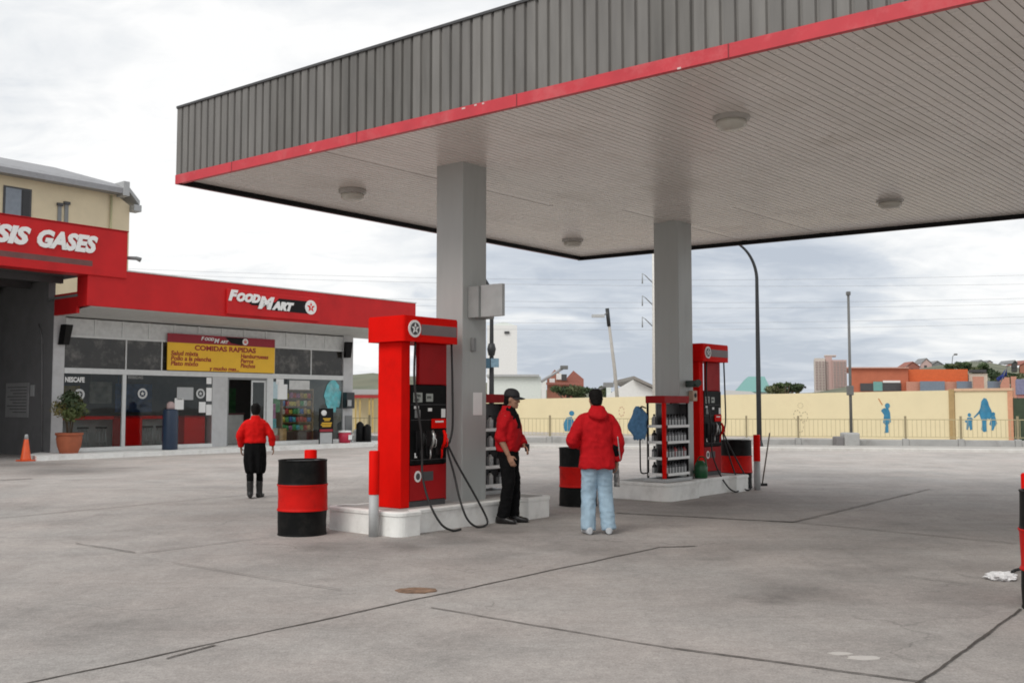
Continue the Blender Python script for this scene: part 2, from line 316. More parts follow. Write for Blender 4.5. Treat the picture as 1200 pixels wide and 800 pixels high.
def fascia(a, b, nout, name='ribbed_fascia'):
    d = b-a; n = int(d.length/0.15); mb = MB(); prof = ((0, 0), (0.10, 0), (0.12, -0.022), (0.28, -0.022), (0.30, 0))
    prof = ((0.0, 0.0), (0.70, 0.0), (0.78, -0.028), (0.92, -0.028))
    pts = []
    for i in range(n):
        for u_, o_ in prof: pts.append(a+d*((i+u_)/n)+nout*o_)
    pts.append(b.copy())
    bot = [mb.bm.verts.new(p+Vector((0, 0, .145))) for p in pts]; top = [mb.bm.verts.new(p+Vector((0, 0, FH))) for p in pts]
    for i in range(len(pts)-1): mb.bm.faces.new((bot[i], bot[i+1], top[i+1], top[i]))
    r_ = random.Random(5); k_ = 0
    for i, f in enumerate(mb.bm.faces):
        if i % 4 == 0 and r_.random() < .45: k_ = r_.choice((0, 1, 2, 0))
        f.material_index = k_
    o = mb.build(name, [SHEET, SHEET2, SHEET3], canopy, norm=False); return o
nF = Vector((dF.y, -dF.x, 0)); nB = -Vector((dB.y, -dB.x, 0))
eL = (P2-P1).normalized(); nL = Vector((-eL.y, eL.x, 0)); 
fascia(P1, Q1, nF); fascia(P2, P1, nL); fascia(Q2, P2, nB)
def strip(a, b, nout, z0, z1, th, name, m, inset=0.0):
    mb = MB(); o0 = nout*(-th); 
    A_ = [a, b, b+o0, a+o0]
    mb.rings([[p+Vector((0, 0, z0))+nout*inset for p in A_], [p+Vector((0, 0, z1))+nout*inset for p in A_]], smooth=False); return mb.build(name, m, canopy)
strip(P1, Q1, nF, 0.012, 0.143, 0.06, 'red_stripe', PINKRED, 0.012)
strip(P2, P1, nL, 0.012, 0.143, 0.06, 'red_stripe', PINKRED, 0.012); strip(Q2, P2, nB, 0.012, 0.143, 0.06, 'red_stripe', PINKRED, 0.012)
for k in range(7):
    a_ = P1+dF*(1.3+2.44*k); strip(a_, a_+dF*.012, nF, .014, .141, .02, 'stripe_joint', mat('joint_dark_red', (.2, .02, .025), .6), .0145)
CHIP = mat('bare_chip', (.62, .45, .43), .6)
for u_, zz_, w_ in ((5.42, .125, .05), (5.60, .13, .035), (5.71, .128, .03), (2.9, .05, .03), (8.1, .02, .04)):
    a_ = P1+dF*u_; strip(a_, a_+dF*w_, nF, zz_-.012, zz_+.006, .01, 'paint_chip', CHIP, .0143)
strip(P1, Q1, nF, FH, FH+.03, 0.09, 'top_flashing', DARKG, 0.02); strip(P2, P1, nL, FH, FH+.03, 0.09, 'top_flashing', DARKG, 0.02); strip(Q2, P2, nB, FH, FH+.03, 0.09, 'top_flashing', DARKG, 0.02)
strip(P1+eL*.02, P2-eL*.05, nL, 0.002, 0.13, 0.05, 'edge_lip', BLACKP, -0.055); strip(P2, Q2, nB, 0.002, 0.13, 0.05, 'edge_lip', BLACKP, -0.055)
# soffit: narrow planks running across the roof, real grooves between them
mb = MB(); npl = 176; zin = 0.075
def soff(u_, v_, z):
    a = lerp(P1, Q1, u_); b = lerp(P2, Q2, u_); p = lerp(a, b, v_); return Vector((p.x, p.y, p.z+z))
rng = random.Random(3)
for i in range(npl):
    g = 0.06; zz = zin+rng.uniform(-.0006, .0006)
    splits = [0.005, rng.uniform(.25, .75), 0.993]
    for v0, v1 in zip(splits[:-1], splits[1:]):
        z2 = zz+rng.uniform(-.0005, .0005)
        if rng.random() < .02: z2 += 0.006
        c = [((i+g)/npl, v0+.0006), ((i+1-g)/npl, v0+.0006), ((i+1-g)/npl, v1-.0006), ((i+g)/npl, v1-.0006)]
        lo = [soff(a, b, z2) for a, b in c]; hi = [soff(a, b, z2+.02) for a, b in c]
        mb.mi = 1 if rng.random() < .22 else 0
        mb.rings([lo, hi], smooth=False)
mb.build('soffit_planks', [CEIL, CEIL2], canopy)
mb = MB(); lo = [soff(0.001, .003, .1), soff(.999, .003, .1), soff(.999, .997, .1), soff(.001, .997, .1)]; hi = [soff(0.001, .003, FH-.1), soff(.999, .003, FH-.1), soff(.999, .997, FH-.1), soff(.001, .997, FH-.1)]
mb.rings([lo, hi], smooth=False); mb.build('roof_deck', mat('roof_deck_grey', (0.10, 0.095, 0.09), 0.8), canopy)
# columns
C1 = G(542.5, 194, 4.70); C1.z = 0; C2 = G(794, 265, 4.60); C2.z = 0
for c, zt in ((C1, 4.775), (C2, 4.72)):
    mb = MB(); mb.box(0, 0, 0.05, .48, .48, zt, 0.012); o = mb.build('column', COLM, canopy, c, TH)
# ceiling lamps
LENS = mat('lamp_lens', (0.55, 0.53, 0.47), 0.25, var=0.1, dirt=0.4, dirtcol=(0.3, 0.26, 0.2), dscale=6)
for px, py, h in ((413, 229, 4.66), (671, 285, 4.62), (857, 144, 4.68), (1043, 239, 4.64)):
    p = G(px, py, h+.01)
    mb = MB(); mb.lathe([(0.001, .115), (.205, .115), (.205, .035), (.18, .015), (.001, .015)], seg=28); lam = mb.build('ceiling_light', mat('lamp_housing', (0.4, 0.38, 0.35), 0.4, var=.1), canopy, p)
    mb = MB(); mb.lathe([(.172, .014), (.170, -.03), (.135, -.065), (.07, -.08), (0.001, -.082)], seg=28); mb.build('lens', LENS, lam)
# ------------------------------------------------------------------ pump islands
ILH = 0.285
def island(label, loc, near_len, length, W=1.15, inset=0.12, far_len=0.55):
    r = thing('pump_island', label, 'pump island', loc, TH, 'white kerbed pump islands under the canopy')
    def outline(g):
        pts = []
        def arc(cx, cy, rad, a0, a1, n=6):
            for i in range(n+1):
                a = R(a0+(a1-a0)*i/n); pts.append((cx+(rad-g)*math.cos(a), cy+(rad-g)*math.sin(a)))
        q = .13
        arc(q, q, q, 270, 180); arc(q, W-q, q, 180, 90)
        pts.append((near_len-g, W-g)); pts.append((near_len+.06-g, W-inset-g)); pts.append((length-far_len-.06+g, W-inset-g)); pts.append((length-far_len+g, W-g))
        arc(length-q, W-q, q, 90, 0); arc(length-q, q, q, 0, -90)
        pts.append((length-far_len+g, g)); pts.append((length-far_len-.06+g, inset+g)); pts.append((near_len+.06-g, inset+g)); pts.append((near_len-g, g))
        return pts
    mb = MB()
    mb.rings([[Vector((x, y, z)) for x, y in outline(g)] for g, z in ((0.0, 0.0), (0.0, ILH-.06), (.005, ILH-.05), (-.012, ILH-.045), (-.012, ILH-.012), (0.0, ILH))], smooth=False)
    mb.build('kerb', WHITEC, r)
    mb = MB(); mb.rings([[Vector((x, y, z)) for x, y in outline(.09)] for z in (ILH-.01, ILH+.004)], smooth=False)
    mb.build('island_top', mat('island_top_concrete', (0.42, 0.41, 0.39), 0.85, dirt=.5, dirtcol=(.16, .14, .12), bump=.2), r)
    return r
I1 = G(468, 630); I2 = G(785, 588)
island('white kerbed pump island beneath the nearer grey column, front pump standing on it', I1, 0.34, 2.95, W=1.32)
island('white kerbed pump island beneath the farther grey column, with oil rack on its near end', I2, 0.95, 2.85)
def loc_on(base, x, y, z): 
    return Vector((base.x, base.y, 0))+U*x+L*y+Vector((0, 0, z))
# ------------------------------------------------------------------ fuel dispensers
def dispenser(label, loc):
    r = thing('fuel_dispenser', label, 'fuel pump', loc, TH, 'red fuel dispensers on the islands')
    D = .41; Wd = .84; HT = 2.02
    mb = MB(); mb.box(0, 0, .0, .155, D, HT, .012); mb.build('end_pillar', RED, r)
    mb = MB(); mb.box(.345, .03, 1.50, Wd, .10, HT, .01); mb.build('upper_panel', REDD, r)
    mb = MB(); mb.box(Wd-.035, .03, .05, Wd+.002, D-.03, 1.52, .008); mb.build('end_pillar', REDD, r)
    # header box with rounded corners
    mb = MB(); x0, x1, y0, y1, q = -.085, .905, -.12, .53, .05
    pts = []
    for cx, cy, a0 in ((x1-q, y1-q, 0), (x0+q, y1-q, 90), (x0+q, y0+q, 180), (x1-q, y0+q, 270)):
        for i in range(6): a = R(a0+18*i); pts.append((cx+q*math.cos(a), cy+q*math.sin(a)))
    mb.rings([[Vector((x*1-(0 if 1 else 0), y, z)) for x, y in pts] for z in (HT, HT+.295)], smooth=False)
    mb.rings([[Vector(((x-.48)*.985+.48, (y-.2)*.985+.2, z)) for x, y in pts] for z in (HT+.2955, HT+.312)], smooth=False)
    hd = mb.build('header', RED, r, sharp=40)
    for k in (0, 1):
        M = facing(.10, -.121, HT+.155) if k == 0 else facing(.74, .531, HT+.155, math.pi)
        mb = MB(); mb.box(.18, -.004 if k == 0 else D+.13, HT+.085, .86, 0, HT+.215) if False else None
        b_ = MB(); yy = -.1225 if k == 0 else .5325
        b_.box(.22 if k == 0 else -.0, yy-.003, HT+.085, .86 if k == 0 else .62, yy+.003, HT+.215, .002); b_.build('grey_band', mat('band_grey', (0.17, 0.13, 0.13), .5), hd)
        sb = MB(); MM = M @ Matrix.Translation((0, 0, 0.0))
        ring = [(.105*math.cos(2*math.pi*i/28), .105*math.sin(2*math.pi*i/28)) for i in range(28)]
        sb.mi = 0; sb.prism(ring, .0, .012, MM)
        sb.mi = 1; sb.prism([(x*.72, y*.72) for x, y in ring], .0122, .016, MM)
        sb.mi = 0
        st = []
        for i in range(10):
            a = math.pi/2+i*math.pi/5; qq = .07 if i % 2 == 0 else .028; st.append((qq*math.cos(a), qq*math.sin(a)))
        sb.prism(st, .0162, .020, MM); sb.mi = 1
        sb.prism([(-.007, -.022), (.007, -.022), (.007, .012), (-.007, .012)], .0203, .022, MM); sb.prism([(-.02, .0125), (.02, .0125), (.02, .022), (-.02, .022)], .0203, .022, MM)
        sb.build('round_badge', [WHITEG, DARKG], hd)
    # core body behind the faces
    mb = MB(); mb.box(.157, .045, .07, Wd-.037, D-.045, 1.50, .006); mb.build('body', BLACK, r)
    mb = MB(); mb.box(.02, .03, .0, Wd-.02, D-.03, .068); mb.build('plinth', DARKG, r)
    XS = lambda x: .157+(x-.157)*.86 if x < 1 else x-.12
    XW = .157+XS(.913)
    for side in (0, 1):
        sg = (lambda y: y) if side == 0 else (lambda y: D-y)
        def bx(mb, x0, y0, z0, x1, y1, z1, bev=.004):
            a, b = sorted((sg(y0), sg(y1))); 
            x0, x1 = XS(x0), XS(x1)
            if side: x0, x1 = XW-x1, XW-x0
            mb.box(x0, a, z0, x1, b, z1, bev)
        mb = MB(); bx(mb, .17, .012, .075, .915, .044, .505, .008); mb.build('lower_panel', REDD, r)
        mb = MB(); bx(mb, .165, .0, .515, .915, .044, 1.495, .01); fp = mb.build('control_panel', BLACK, r)
        mb = MB()
        bx(mb, .22, -.004, 1.28, .40, .002, 1.40, .002); bx(mb, .48, -.004, 1.29, .62, .002, 1.39, .002); mb.build('price_display', mat('lcd_grey', (.30, .32, .29), .25, var=.05), fp)
        for q in ((.80, 1.09, .885, 1.20), (.25, .60, .30, .66), (.52, 1.17, .60, 1.21), (.235, 1.20, .33, 1.235)):
            mb = MB(); bx(mb, q[0], -.003, q[1], q[2], .001, q[3], .001); mb.build('paper_label', WHITEG, fp)
        for z in (1.06, 1.25, .57):
            mb = MB(); bx(mb, .172, -.0015, z, .908, .0008, z+.006, .0003); mb.build('panel_seam', DARKG, fp)
        mb = MB(); bx(mb, .25, -.004, 1.09, .36, .001, 1.19, .003); mb.build('keypad', MGREY, fp)
        if side == 0:
            for tx_, tz_, tb_ in ((.235, 1.345, '1.780'), (.235, 1.295, '0.00'), (.495, 1.325, '890')): text('price_digits', tb_, .05, BLACKP, fp, facing(XS(tx_), -.0046, tz_), ext=.0005, bold=.001)
        mb = MB(); bx(mb, .59, -.02, .955, .885, .002, 1.075, .006); mb.build('red_sign', RED, fp)
        mb = MB(); bx(mb, .65, -.0225, 1.03, .82, -.0195, 1.05, .0005); mb.build('sign_lettering', WHITEG, fp)
        mb = MB()
        for x0 in (.27, .47, .67): bx(mb, x0, -.015, .62, x0+.135, .004, .93, .01)
        mb.build('nozzle_boot', BLACKP, fp)
        for x0, c in ((.30, BLACKP), (.50, STEEL), (.74, RED)):
            x0 = XS(x0)
            if side: x0 = XW-x0-.07
            nz = MB(); y = sg(-.035); k = -1 if side == 0 else 1
            nz.tube([(x0+.03, y, .70), (x0+.03, y+k*.05, .78), (x0+.035, y+k*.055, .87), (x0+.04, y+k*.02, .93)], [.016, .022, .024, .016], 8)
            nz.tube([(x0+.03, y, .70), (x0+.03, y+k*.0, .62), (x0+.03, y-k*.01, .58)], [.013, .011, .010], 8)
            nz.tube([(x0+.035, y+k*.05, .86), (x0+.035, y+k*.095, .82), (x0+.035, y+k*.09, .74), (x0+.03, y+k*.05, .72)], .006, 6)
            nz.build('nozzle', c, r)
        # badge on lower panel
        M = facing(XS(.33), .0115, .37) if side == 0 else facing(XW-XS(.33), D-.0115, .37, math.pi)
        sb = MB(); ring = [(.06*math.cos(2*math.pi*i/24), .07*math.sin(2*math.pi*i/24)) for i in range(24)]
        sb.mi = 0; sb.prism(ring, 0, .004, M); sb.mi = 1; sb.prism([(x*.6, y*.6) for x, y in ring], .0041, .006, M)
        sb.mi = 1; sb.prism([(.085, -.06), (.27, -.06), (.27, .055), (.085, .055)], 0, .004, M); sb.build('round_badge', [WHITEG, DARKG], r)
        k = -1 if side == 0 else 1
        def P(x, o, z): return ((XS(x) if side == 0 else XW-XS(x)), sg(0)+k*o, z)
        hs = MB(); hs.tube(bez([P(.195, .05, 2.02), P(.195, .04, 1.5), P(.30, .07, .9), P(.33, .06, .62), P(.30, .10, .36), P(.30, .22, .06), P(.36, .36, -.18), P(.52, .42, -.268), P(.72, .40, -.270)], 8), .014, 8); hs.build('hose', RUBBER, r)
        if side: continue
        hs = MB(); hs.tube(bez([P(.965, .04, 2.02), P(.975, .05, 1.5), P(.97, .06, 1.0), P(.93, .05, .8), P(.87, .05, .70), P(.92, .12, .40), P(.90, .24, .08), P(.93, .34, -.16), P(1.05, .40, -.266), P(1.22, .40, -.268), P(1.30, .36, -.20), P(1.20, .26, .08), P(1.0, .12, .50), P(.83, .055, .80)], 8), .014, 8); hs.build('hose', RUBBER, r)
    mb = MB(); mb.tube([(.172, .12, 2.02), (.172, .12, 1.5)], .010, 8); mb.build('riser_pipe', mat('pipe_grey', (.33, .33, .32), .4), r)
    return r
def bez(pts, n=6):
    pts = [Vector(p) for p in pts]; out = []
    for i in range(len(pts)-1):
        p0 = pts[max(i-1, 0)]; p1 = pts[i]; p2 = pts[i+1]; p3 = pts[min(i+2, len(pts)-1)]
        for j in range(n):
            t_ = j/n; out.append(0.5*((2*p1)+(p2-p0)*t_+(2*p0-5*p1+4*p2-p3)*t_*t_+(3*p1-p0-3*p2+p3)*t_**3))
    out.append(pts[-1]); return out
D1 = G(469, 596, ILH+.004)
dsp = dispenser('nearer tall red fuel pump with black control panel and looping hoses, beside grey column', D1)
D2 = loc_on(I2, 1.72, .40, ILH+.004)
d2 = copy_tree(dsp); d2.location = D2; d2['label'] = 'farther red fuel pump, right of the second grey column and oil rack'
# ------------------------------------------------------------------ drums
def dent(mb):
    for v in mb.bm.verts: v.co += Vector((v.co.x, v.co.y, 0))*(.035*noise.noise(Vector((v.co.x*3.5, v.co.y*3.5, v.co.z*4))))
def drum():
    r = thing('painted_drum', '-', 'drum', (0, 0, 0), 0, 'black and red oil drums by the islands')
    Rr = .287; H = .885
    def wall(z0, z1):
        n = 10; out = []
        for i in range(n+1):
            z = z0+(z1-z0)*i/n; out.append((Rr, z))
        return out
    mb = MB(); mb.mi = 0
    zb = (.0, .295, .59, H)
    def rad(z):
        q = Rr
        for c in (.295, .59): q += .010*math.exp(-((z-c)/.012)**2)
        if z < .02 or z > H-.02: q += .006
        return q
    mb.lathe([(rad(z), z) for z in (0, .004, .02, .026, .15, .262, .276, .285, .295, .305, .314, .33, .45, .562, .576, .585, .59, .595, .604, .63, .75, H-.026, H-.02, H-.004, H)]+[(Rr-.012, H), (Rr-.014, H-.018), (.001, H-.018)], seg=40)
    dent(mb); mb.build('shell', mat('drum_black', (.004, .0045, .0045), .5, var=.3, scale=6, dirt=.55, dirtcol=(.03, .027, .024), dscale=5, spec=.15), r, sharp=50)
    mb = MB(); mb.lathe([(rad(z)+.003, z) for z in (.288, .295, .305, .314, .33, .45, .562, .576, .585, .592, .598)], seg=40); dent(mb); mb.build('red_band', mat('drum_red', (.58, .008, .005), .5, var=.14, scale=5, dirt=.6, dirtcol=(.22, .012, .01), dscale=6, spec=.15), r, sharp=50)
    mb = MB(); mb.cyl((.15, .09, H-.018), (.15, .09, H-.006), .03); mb.cyl((-.17, -.05, H-.018), (-.17, -.05, H-.008), .018); mb.build('bung', DARKG, r)
    return r
dr = drum(); dr['label'] = 'black and red drum in front of the nearer pump, red post behind it'; g = G(354, 629); g *= 1+.287/g.length; dr.location = (g.x, g.y, 0)
for (px, py, dd, lab) in ((679, 594, .287, 'black and red drum half hidden behind the man in jeans'), (1274, 724, .287, 'black and red drum cut off at the right edge of the picture')):
    c = copy_tree(dr); g = G(px, py); c.location = (g.x, g.y+dd, 0); c['label'] = lab; c.rotation_euler.z = random.uniform(0, 6)
c = copy_tree(dr); p = loc_on(I2, 3.28, .50, 0); c.location = p; c['label'] = 'black and red drum behind the end of the farther island, beside the far pump'
# ------------------------------------------------------------------ bollards
def bollard(label, p, h, r=.058, split=.5, low=None):
    t_ = thing('bollard', label, 'bollard', p, random.uniform(0, 6), 'red topped steel posts by the islands')
    mb = MB(); mb.lathe([(r, 0), (r, h*split-.002)], seg=18); mb.build('lower_post', low or mat('bollard_grey', (.42, .43, .43), .5, dirt=.3, dirtcol=(.2, .18, .16), dscale=6), t_)
    mb = MB(); mb.lathe([(r+.004, h*split), (r+.004, h-.012), (r-.006, h), (.001, h+.002)], seg=18); mb.build('red_sleeve', RED, t_, sharp=40); return t_
g = G(437, 629); bollard('grey steel post with red top in front of the nearer pump', (g.x, g.y+.05, 0), 1.0, split=.49)
g = at(364, 540, 12.75); bollard('red post just behind the front drum', (g.x, g.y, 0), .97, r=.075, split=.1)
g = G(884.5, 574); bollard('red and white post at the end of the farther island', (g.x+.06, g.y+.05, 0), 1.0, split=.52)
g = at(1204, 560, 8.1); bollard('thick red post behind the drum at the right edge', (g.x+.05, g.y, 0), .985, r=.09, split=.1)
# ------------------------------------------------------------------ oil racks with bottles
def oil_rack(label, base):
    r = thing('oil_rack', label, 'oil rack', base, TH, 'motor oil display racks on the islands')
    W_, D_, H_ = .78, .34, 1.40
    mb = MB(); mb.box(-.01, -.01, .06, .045, .045, H_-.12, .006); mb.build('red_post', RED, r)
    for ux_, uy_ in ((W_-.03, 0), (W_-.03, D_-.03), (0, D_-.03)):
        mb = MB(); mb.box(ux_, uy_, .06, ux_+.03, uy_+.03, H_-.1, .004); mb.build('upright', BLACKP, r)
    mb = MB(); mb.box(-.015, -.015, H_-.12, W_+.01, D_+.01, H_, .008); mb.build('header', REDD, r)
    mb = MB(); mb.box(W_-.022, .031, .1, W_-.012, D_-.031, H_-.13); mb.box(.05, D_/2-.01, .1, W_-.0225, D_/2+.01, H_-.13); mb.build('back_panel', DARKG, r)
    mb = MB(); mb.box(-.05, -.04, 0, W_+.05, D_+.04, .055, .01); mb.build('base', LGREY, r)
    for z in (.10, .36, .62, .88):
        mb = MB(); mb.box(.047, -.03, z, W_-.032, D_+.02, z+.012); sh = mb.build('shelf', DARKG, r)
        mb = MB(); mb.box(.047, -.035, z, W_-.032, -.0305, z+.045); mb.box(-.012, .05, z+.0, -.006, D_-.03, z+.045); mb.build('price_strip', WHITEG, sh)
    mb = MB(); mb.tube(bez([(-.02, D_, 1.2), (-.13, D_+.02, 1.22), (-.17, D_+.02, 1.1), (-.17, D_+.02, .5), (-.16, D_+.02, .2), (-.1, D_+.02, .14), (0, D_, .14)]), .012, 8); mb.build('hanger_loop', BLACKP, r)
    return r
BOT = [mat('bottle_'+n, c, .35, var=.05) for n, c in (('black', (.02, .02, .022)), ('grey', (.10, .10, .105)), ('white', (.5, .5, .48)), ('green', (.03, .14, .05)), ('red', (.3, .02, .02)))]
def bottle_mesh(m):
    mb = MB(); mb.mi = 0
    mb.box(-.042, -.03, 0, .042, .03, .155, .012); mb.lathe([(.030, .150), (.028, .165), (.016, .178), (.016, .19)], seg=10)
    mb.mi = 1; mb.lathe([(.019, .186), (.019, .208), (.001, .209)], seg=10); mb.mi = 2; mb.box(-.030, -.0315, .03, .030, -.0295, .12); mb.box(-.0435, -.02, .03, -.0415, .02, .12)
    o = mb.build('oil_bottle', [m, BLACKP, LGREY]); return o
BPRO = [bottle_mesh(m) for m in BOT]; used = [False]*len(BPRO)
KIND = ['black', 'grey', 'white', 'green', 'red']
def put_bottle(k, p, lab, grp):
    o = BPRO[k] if not used[k] else BPRO[k].copy()
    if used[k]: COL.objects.link(o)
    used[k] = True; o.location = p; o.rotation_euler.z = TH+random.uniform(-.08, .08); tag(o, lab, 'oil bottle', grp); return o
RK2 = loc_on(I2, .16, .18, ILH+.004)
oil_rack('motor oil rack with red post and full bottle shelves, left of the second column', RK2)
RK1 = loc_on(I1, 2.10, .74, ILH+.004)
oil_rack('motor oil rack mostly hidden behind the nearer column and the man in the cap', RK1)
rows = ['lowest', 'second lowest', 'second highest', 'highest']
for zi, z in enumerate((.112, .372, .632, .892)):
    for i in range(7):
        k = (0, 0, 1, 0)[zi] if i % 3 else (1, 4, 0, 1)[zi]
        put_bottle(k, Vector(RK2)+U*(.10+i*.098)+L*.045+Vector((0, 0, z)), '%s oil bottle on the %s shelf, column side of far rack' % (KIND[k], rows[zi]), 'oil bottles on the far rack')
    for i in range(2):
        k = (2, 3, 2, 2)[zi] if i else (0, 1, 0, 2)[zi]
        put_bottle(k, Vector(RK2)+U*(.085+.1*i)+L*.245+Vector((0, 0, z)), '%s oil bottle on the %s shelf, left end of far rack' % (KIND[k], rows[zi]), 'oil bottles on the far rack')
    for i in range(2):
        put_bottle(2-i, Vector(RK1)+U*(.42+i*.2)+L*.045+Vector((0, 0, z)), '%s oil bottle on the %s shelf behind the man in cap' % (KIND[2-i], rows[zi]), 'oil bottles on the near rack')
# blue rag hanging on the rack loop
mb = MB(); rs = []
base = Vector(RK2)+U*(-.17)+L*.37
for i in range(15):
    z = 1.20-.50*i/14; w_ = .05+.085*min(1, i/4)-.05*max(0, (i-10)/4); ox = .03*math.sin(i*.6)
    ring = []
    for k in range(16):
        a = 2*math.pi*k/16; rr = 1+.25*math.sin(3*a+i*.25)+.12*math.sin(5*a-i*.5)
        ring.append(base+Vector((w_*rr*math.cos(a)-.03+ox, .045*rr*math.sin(a), z+.03*math.sin(4*a) if i in (0, 14) else z)))
    rs.append(ring)
mb.rings(rs); tag(mb.build('hanging_rag', mat('blue_cloth', (.10, .24, .42), .9, var=.25, scale=20)), 'blue rag hanging from the left side of the far oil rack', 'rag')
# green watering can at the foot of column two
wc = thing('watering_can', 'green plastic watering can on the island between far column and pump', 'watering can', loc_on(I2, 1.42, .22, ILH+.004), TH)
GREENP = mat('green_plastic', (.015, .10, .035), .35)
mb = MB(); mb.lathe([(.001, 0), (.10, 0), (.115, .02), (.115, .2), (.09, .26), (.05, .285), (.05, .30)], seg=18); mb.build('body', GREENP, wc)
mb = MB(); mb.tube(bez([(0, .09, .25), (0, .02, .36), (0, -.08, .34), (0, -.11, .2)]), .013, 8); mb.build('handle', GREENP, wc)
mb = MB(); mb.tube([(0, .10, .06), (0, .2, .18), (0, .27, .32)], [.022, .016, .013], 8); mb.build('spout', GREENP, wc)
# squeegee pole leaning at the end of island two
sq = thing('squeegee', 'long handled squeegee leaning beyond the red and white post', 'squeegee', (0, 0, 0))
b0 = G(893, 569); b1 = at(902, 507, b0.y+.15)
mb = MB(); mb.tube([b0, b1], .014, 8); mb.build('handle', mat('pole_wood', (.16, .14, .11), .7), sq)
mb = MB(); d = (b1-b0).normalized(); mb.box(b0.x-.13, b0.y-.025, .0, b0.x+.10, b0.y+.025, .05, .006); mb.build('head', RUBBER, sq)
# things fixed to the nearer column
bxt = thing('column_sign_box', 'grey metal box sign fixed to the side of the nearer column', 'sign box', C1, TH)
z0 = at(560, 374, 13.3).z; z1 = at(560, 338, 13.3).z
mb = MB(); mb.box(.10, -.19, z0, .42, -.002, z1, .006); mb.build('mounting_box', mat('box_grey', (.27, .28, .27), .5), bxt)
mb = MB(); mb.box(.14, -.56, z0+.005, .20, -.192, z1+.01, .006); mb.build('flag_panel', mat('panel_grey', (.40, .41, .40), .45), bxt)
for (px, py, ww, hh, lab, m_) in ((560, 473, .13, .30, 'white paper notice taped to the right face of the nearer column', WHITEG),):
    q = at(px, py, 13.25); o_ = (Vector((q.x, q.y, 0))-Vector((C1.x, C1.y, 0))).dot(U)
    mb = MB(); mb.box(o_-.09+.02, -.006, q.z-hh/2, o_+.09+.02, -.0025, q.z+hh/2); o = mb.build('paper_notice', m_, None, (C1.x, C1.y, 0), TH); tag(o, lab, 'notice')
q = at(556, 404, 13.2); mb = MB(); mb.box(.16, -.05, q.z-.09, .22, -.0025, q.z+.09, .008); tag(mb.build('switch_box', MGREY, None, (C1.x, C1.y, 0), TH), 'small grey switch box on the nearer column above the notice', 'switch box')
# camera / dark fitting on column two
q = at(809, 450, C2.y+.2); mb = MB(); mb.box(.20, -.16, q.z-.05, .42, -.0025, q.z+.06, .015); mb.tube([(.3, -.1, q.z), (.2, -.26, q.z+.02)], [.05, .06], 10); tag(mb.build('spotlight', mat('dark_green_metal', (.03, .05, .04), .4), None, (C2.x, C2.y, 0), TH), 'small dark spotlight on the right face of the farther column', 'spotlight')
q = at(812, 463, C2.y+.2); mb = MB(); mb.box(.30, -.10, q.z-.10, .44, -.0025, q.z+.08, .01); mb.mi = 1; mb.cyl((.37, -.1005, q.z), (.37, -.106, q.z), .04); tag(mb.build('fire_alarm_box', [mat('alarm_beige', (.5, .35, .25), .5), BLACKP], None, (C2.x, C2.y, 0), TH), 'small beige box with black dial low on the farther column', 'alarm box')
# rusty cover plate and litter on the ground
mb = MB(); g = G(488, 692); pts = []
for i in range(22):
    a = 2*math.pi*i/22; rr = 1+.25*noise.noise(Vector((i*.7, 2, 0))); pts.append((.17*rr*math.cos(a), .12*rr*math.sin(a)))
mb.prism(pts, 0.001, .008); tag(mb.build('rusty_cover', mat('rust', (.20, .12, .075), .9, var=.6, scale=14, bump=.4), None, g), 'small rusty iron cover plate in the concrete forecourt', 'cover plate')
bag = MB(); g = G(1174, 679)
t_ = bmesh.new(); bmesh.ops.create_icosphere(t_, subdivisions=4, radius=1)
for v in t_.verts:
    k = 1+.45*noise.noise(v.co*2.1)+.25*noise.noise(v.co*5); v.co = Vector((v.co.x*.12*k, v.co.y*.10*k, max(0.0, .03+v.co.z*.04*k)))
bag.add(t_); tag(bag.build('crumpled_bag', mat('white_plastic_bag', (.75, .75, .75), .5), None, g), 'crumpled white plastic bag on the ground by the right drum', 'bag')
g = G(1186, 672); mb = MB(); mb.tube(bez([(0, 0, .015), (.05, .06, .02), (.14, .05, .05), (.2, -.02, .12), (.25, -.05, .02)]), .014, 8); tag(mb.build('hose_piece', RUBBER, None, g), 'bit of black hose beside the white bag near the right drum', 'hose')
PATCH = mat('pale_concrete_patch', (.50, .47, .44), .9, var=.08)
for k, (px, py, rx, ry) in enumerate(((985, 766, .07, .035), (1013, 771, .10, .05))):
    mb = MB(); pts = []
    for i in range(20):
        a = 2*math.pi*i/20; rr = 1+.3*noise.noise(Vector((i*.6, k*5, 1))); pts.append((rx*rr*math.cos(a), ry*rr*math.sin(a)))
    mb.prism(pts, .001, .006); tag(mb.build('ground_patch', PATCH, None, G(px, py)), kind='structure')
# ------------------------------------------------------------------ food shop
O = Vector((-13.14, 27.75, 0))
def st(px, py, y):      # pixel on a plane parallel to the shop front, y metres behind the kerb -> (s, z)
    r = ray(px, py); o = O+L*y; k = (o-Vector((0, 0, CH))).dot(L)/r.dot(L); p = Vector((0, 0, CH))+r*k
    return (p-O).dot(U), p.z
SHOPG = mat('shop_grey_paint', (0.52, 0.52, 0.52), .6, var=.05, dirt=.25, dirtcol=(.22, .21, .2), dscale=1.1)
SOFF = mat('shop_soffit', (0.55, 0.55, 0.53), .7, var=.06, dirt=.3, dirtcol=(.25, .24, .22), dscale=.7)
SIDEW = mat('side_wall_grey', (0.17, 0.17, 0.172), .75, var=.1, scale=2, dirt=.4, dirtcol=(.09, .09, .09), dscale=.8, bump=.1)
INTW = mat('interior_wall', (.16, .15, .14), .8)
DARKW = mat('dark_wall', (.07, .07, .068), .8, dirt=.4, dirtcol=(.03, .03, .03))
FLOORT = mat('shop_floor_tile', (.55, .54, .51), .35)
shop = thing('food_shop', 'low food shop with red fascia, glass front and white raised step', 'shop', O, TH)
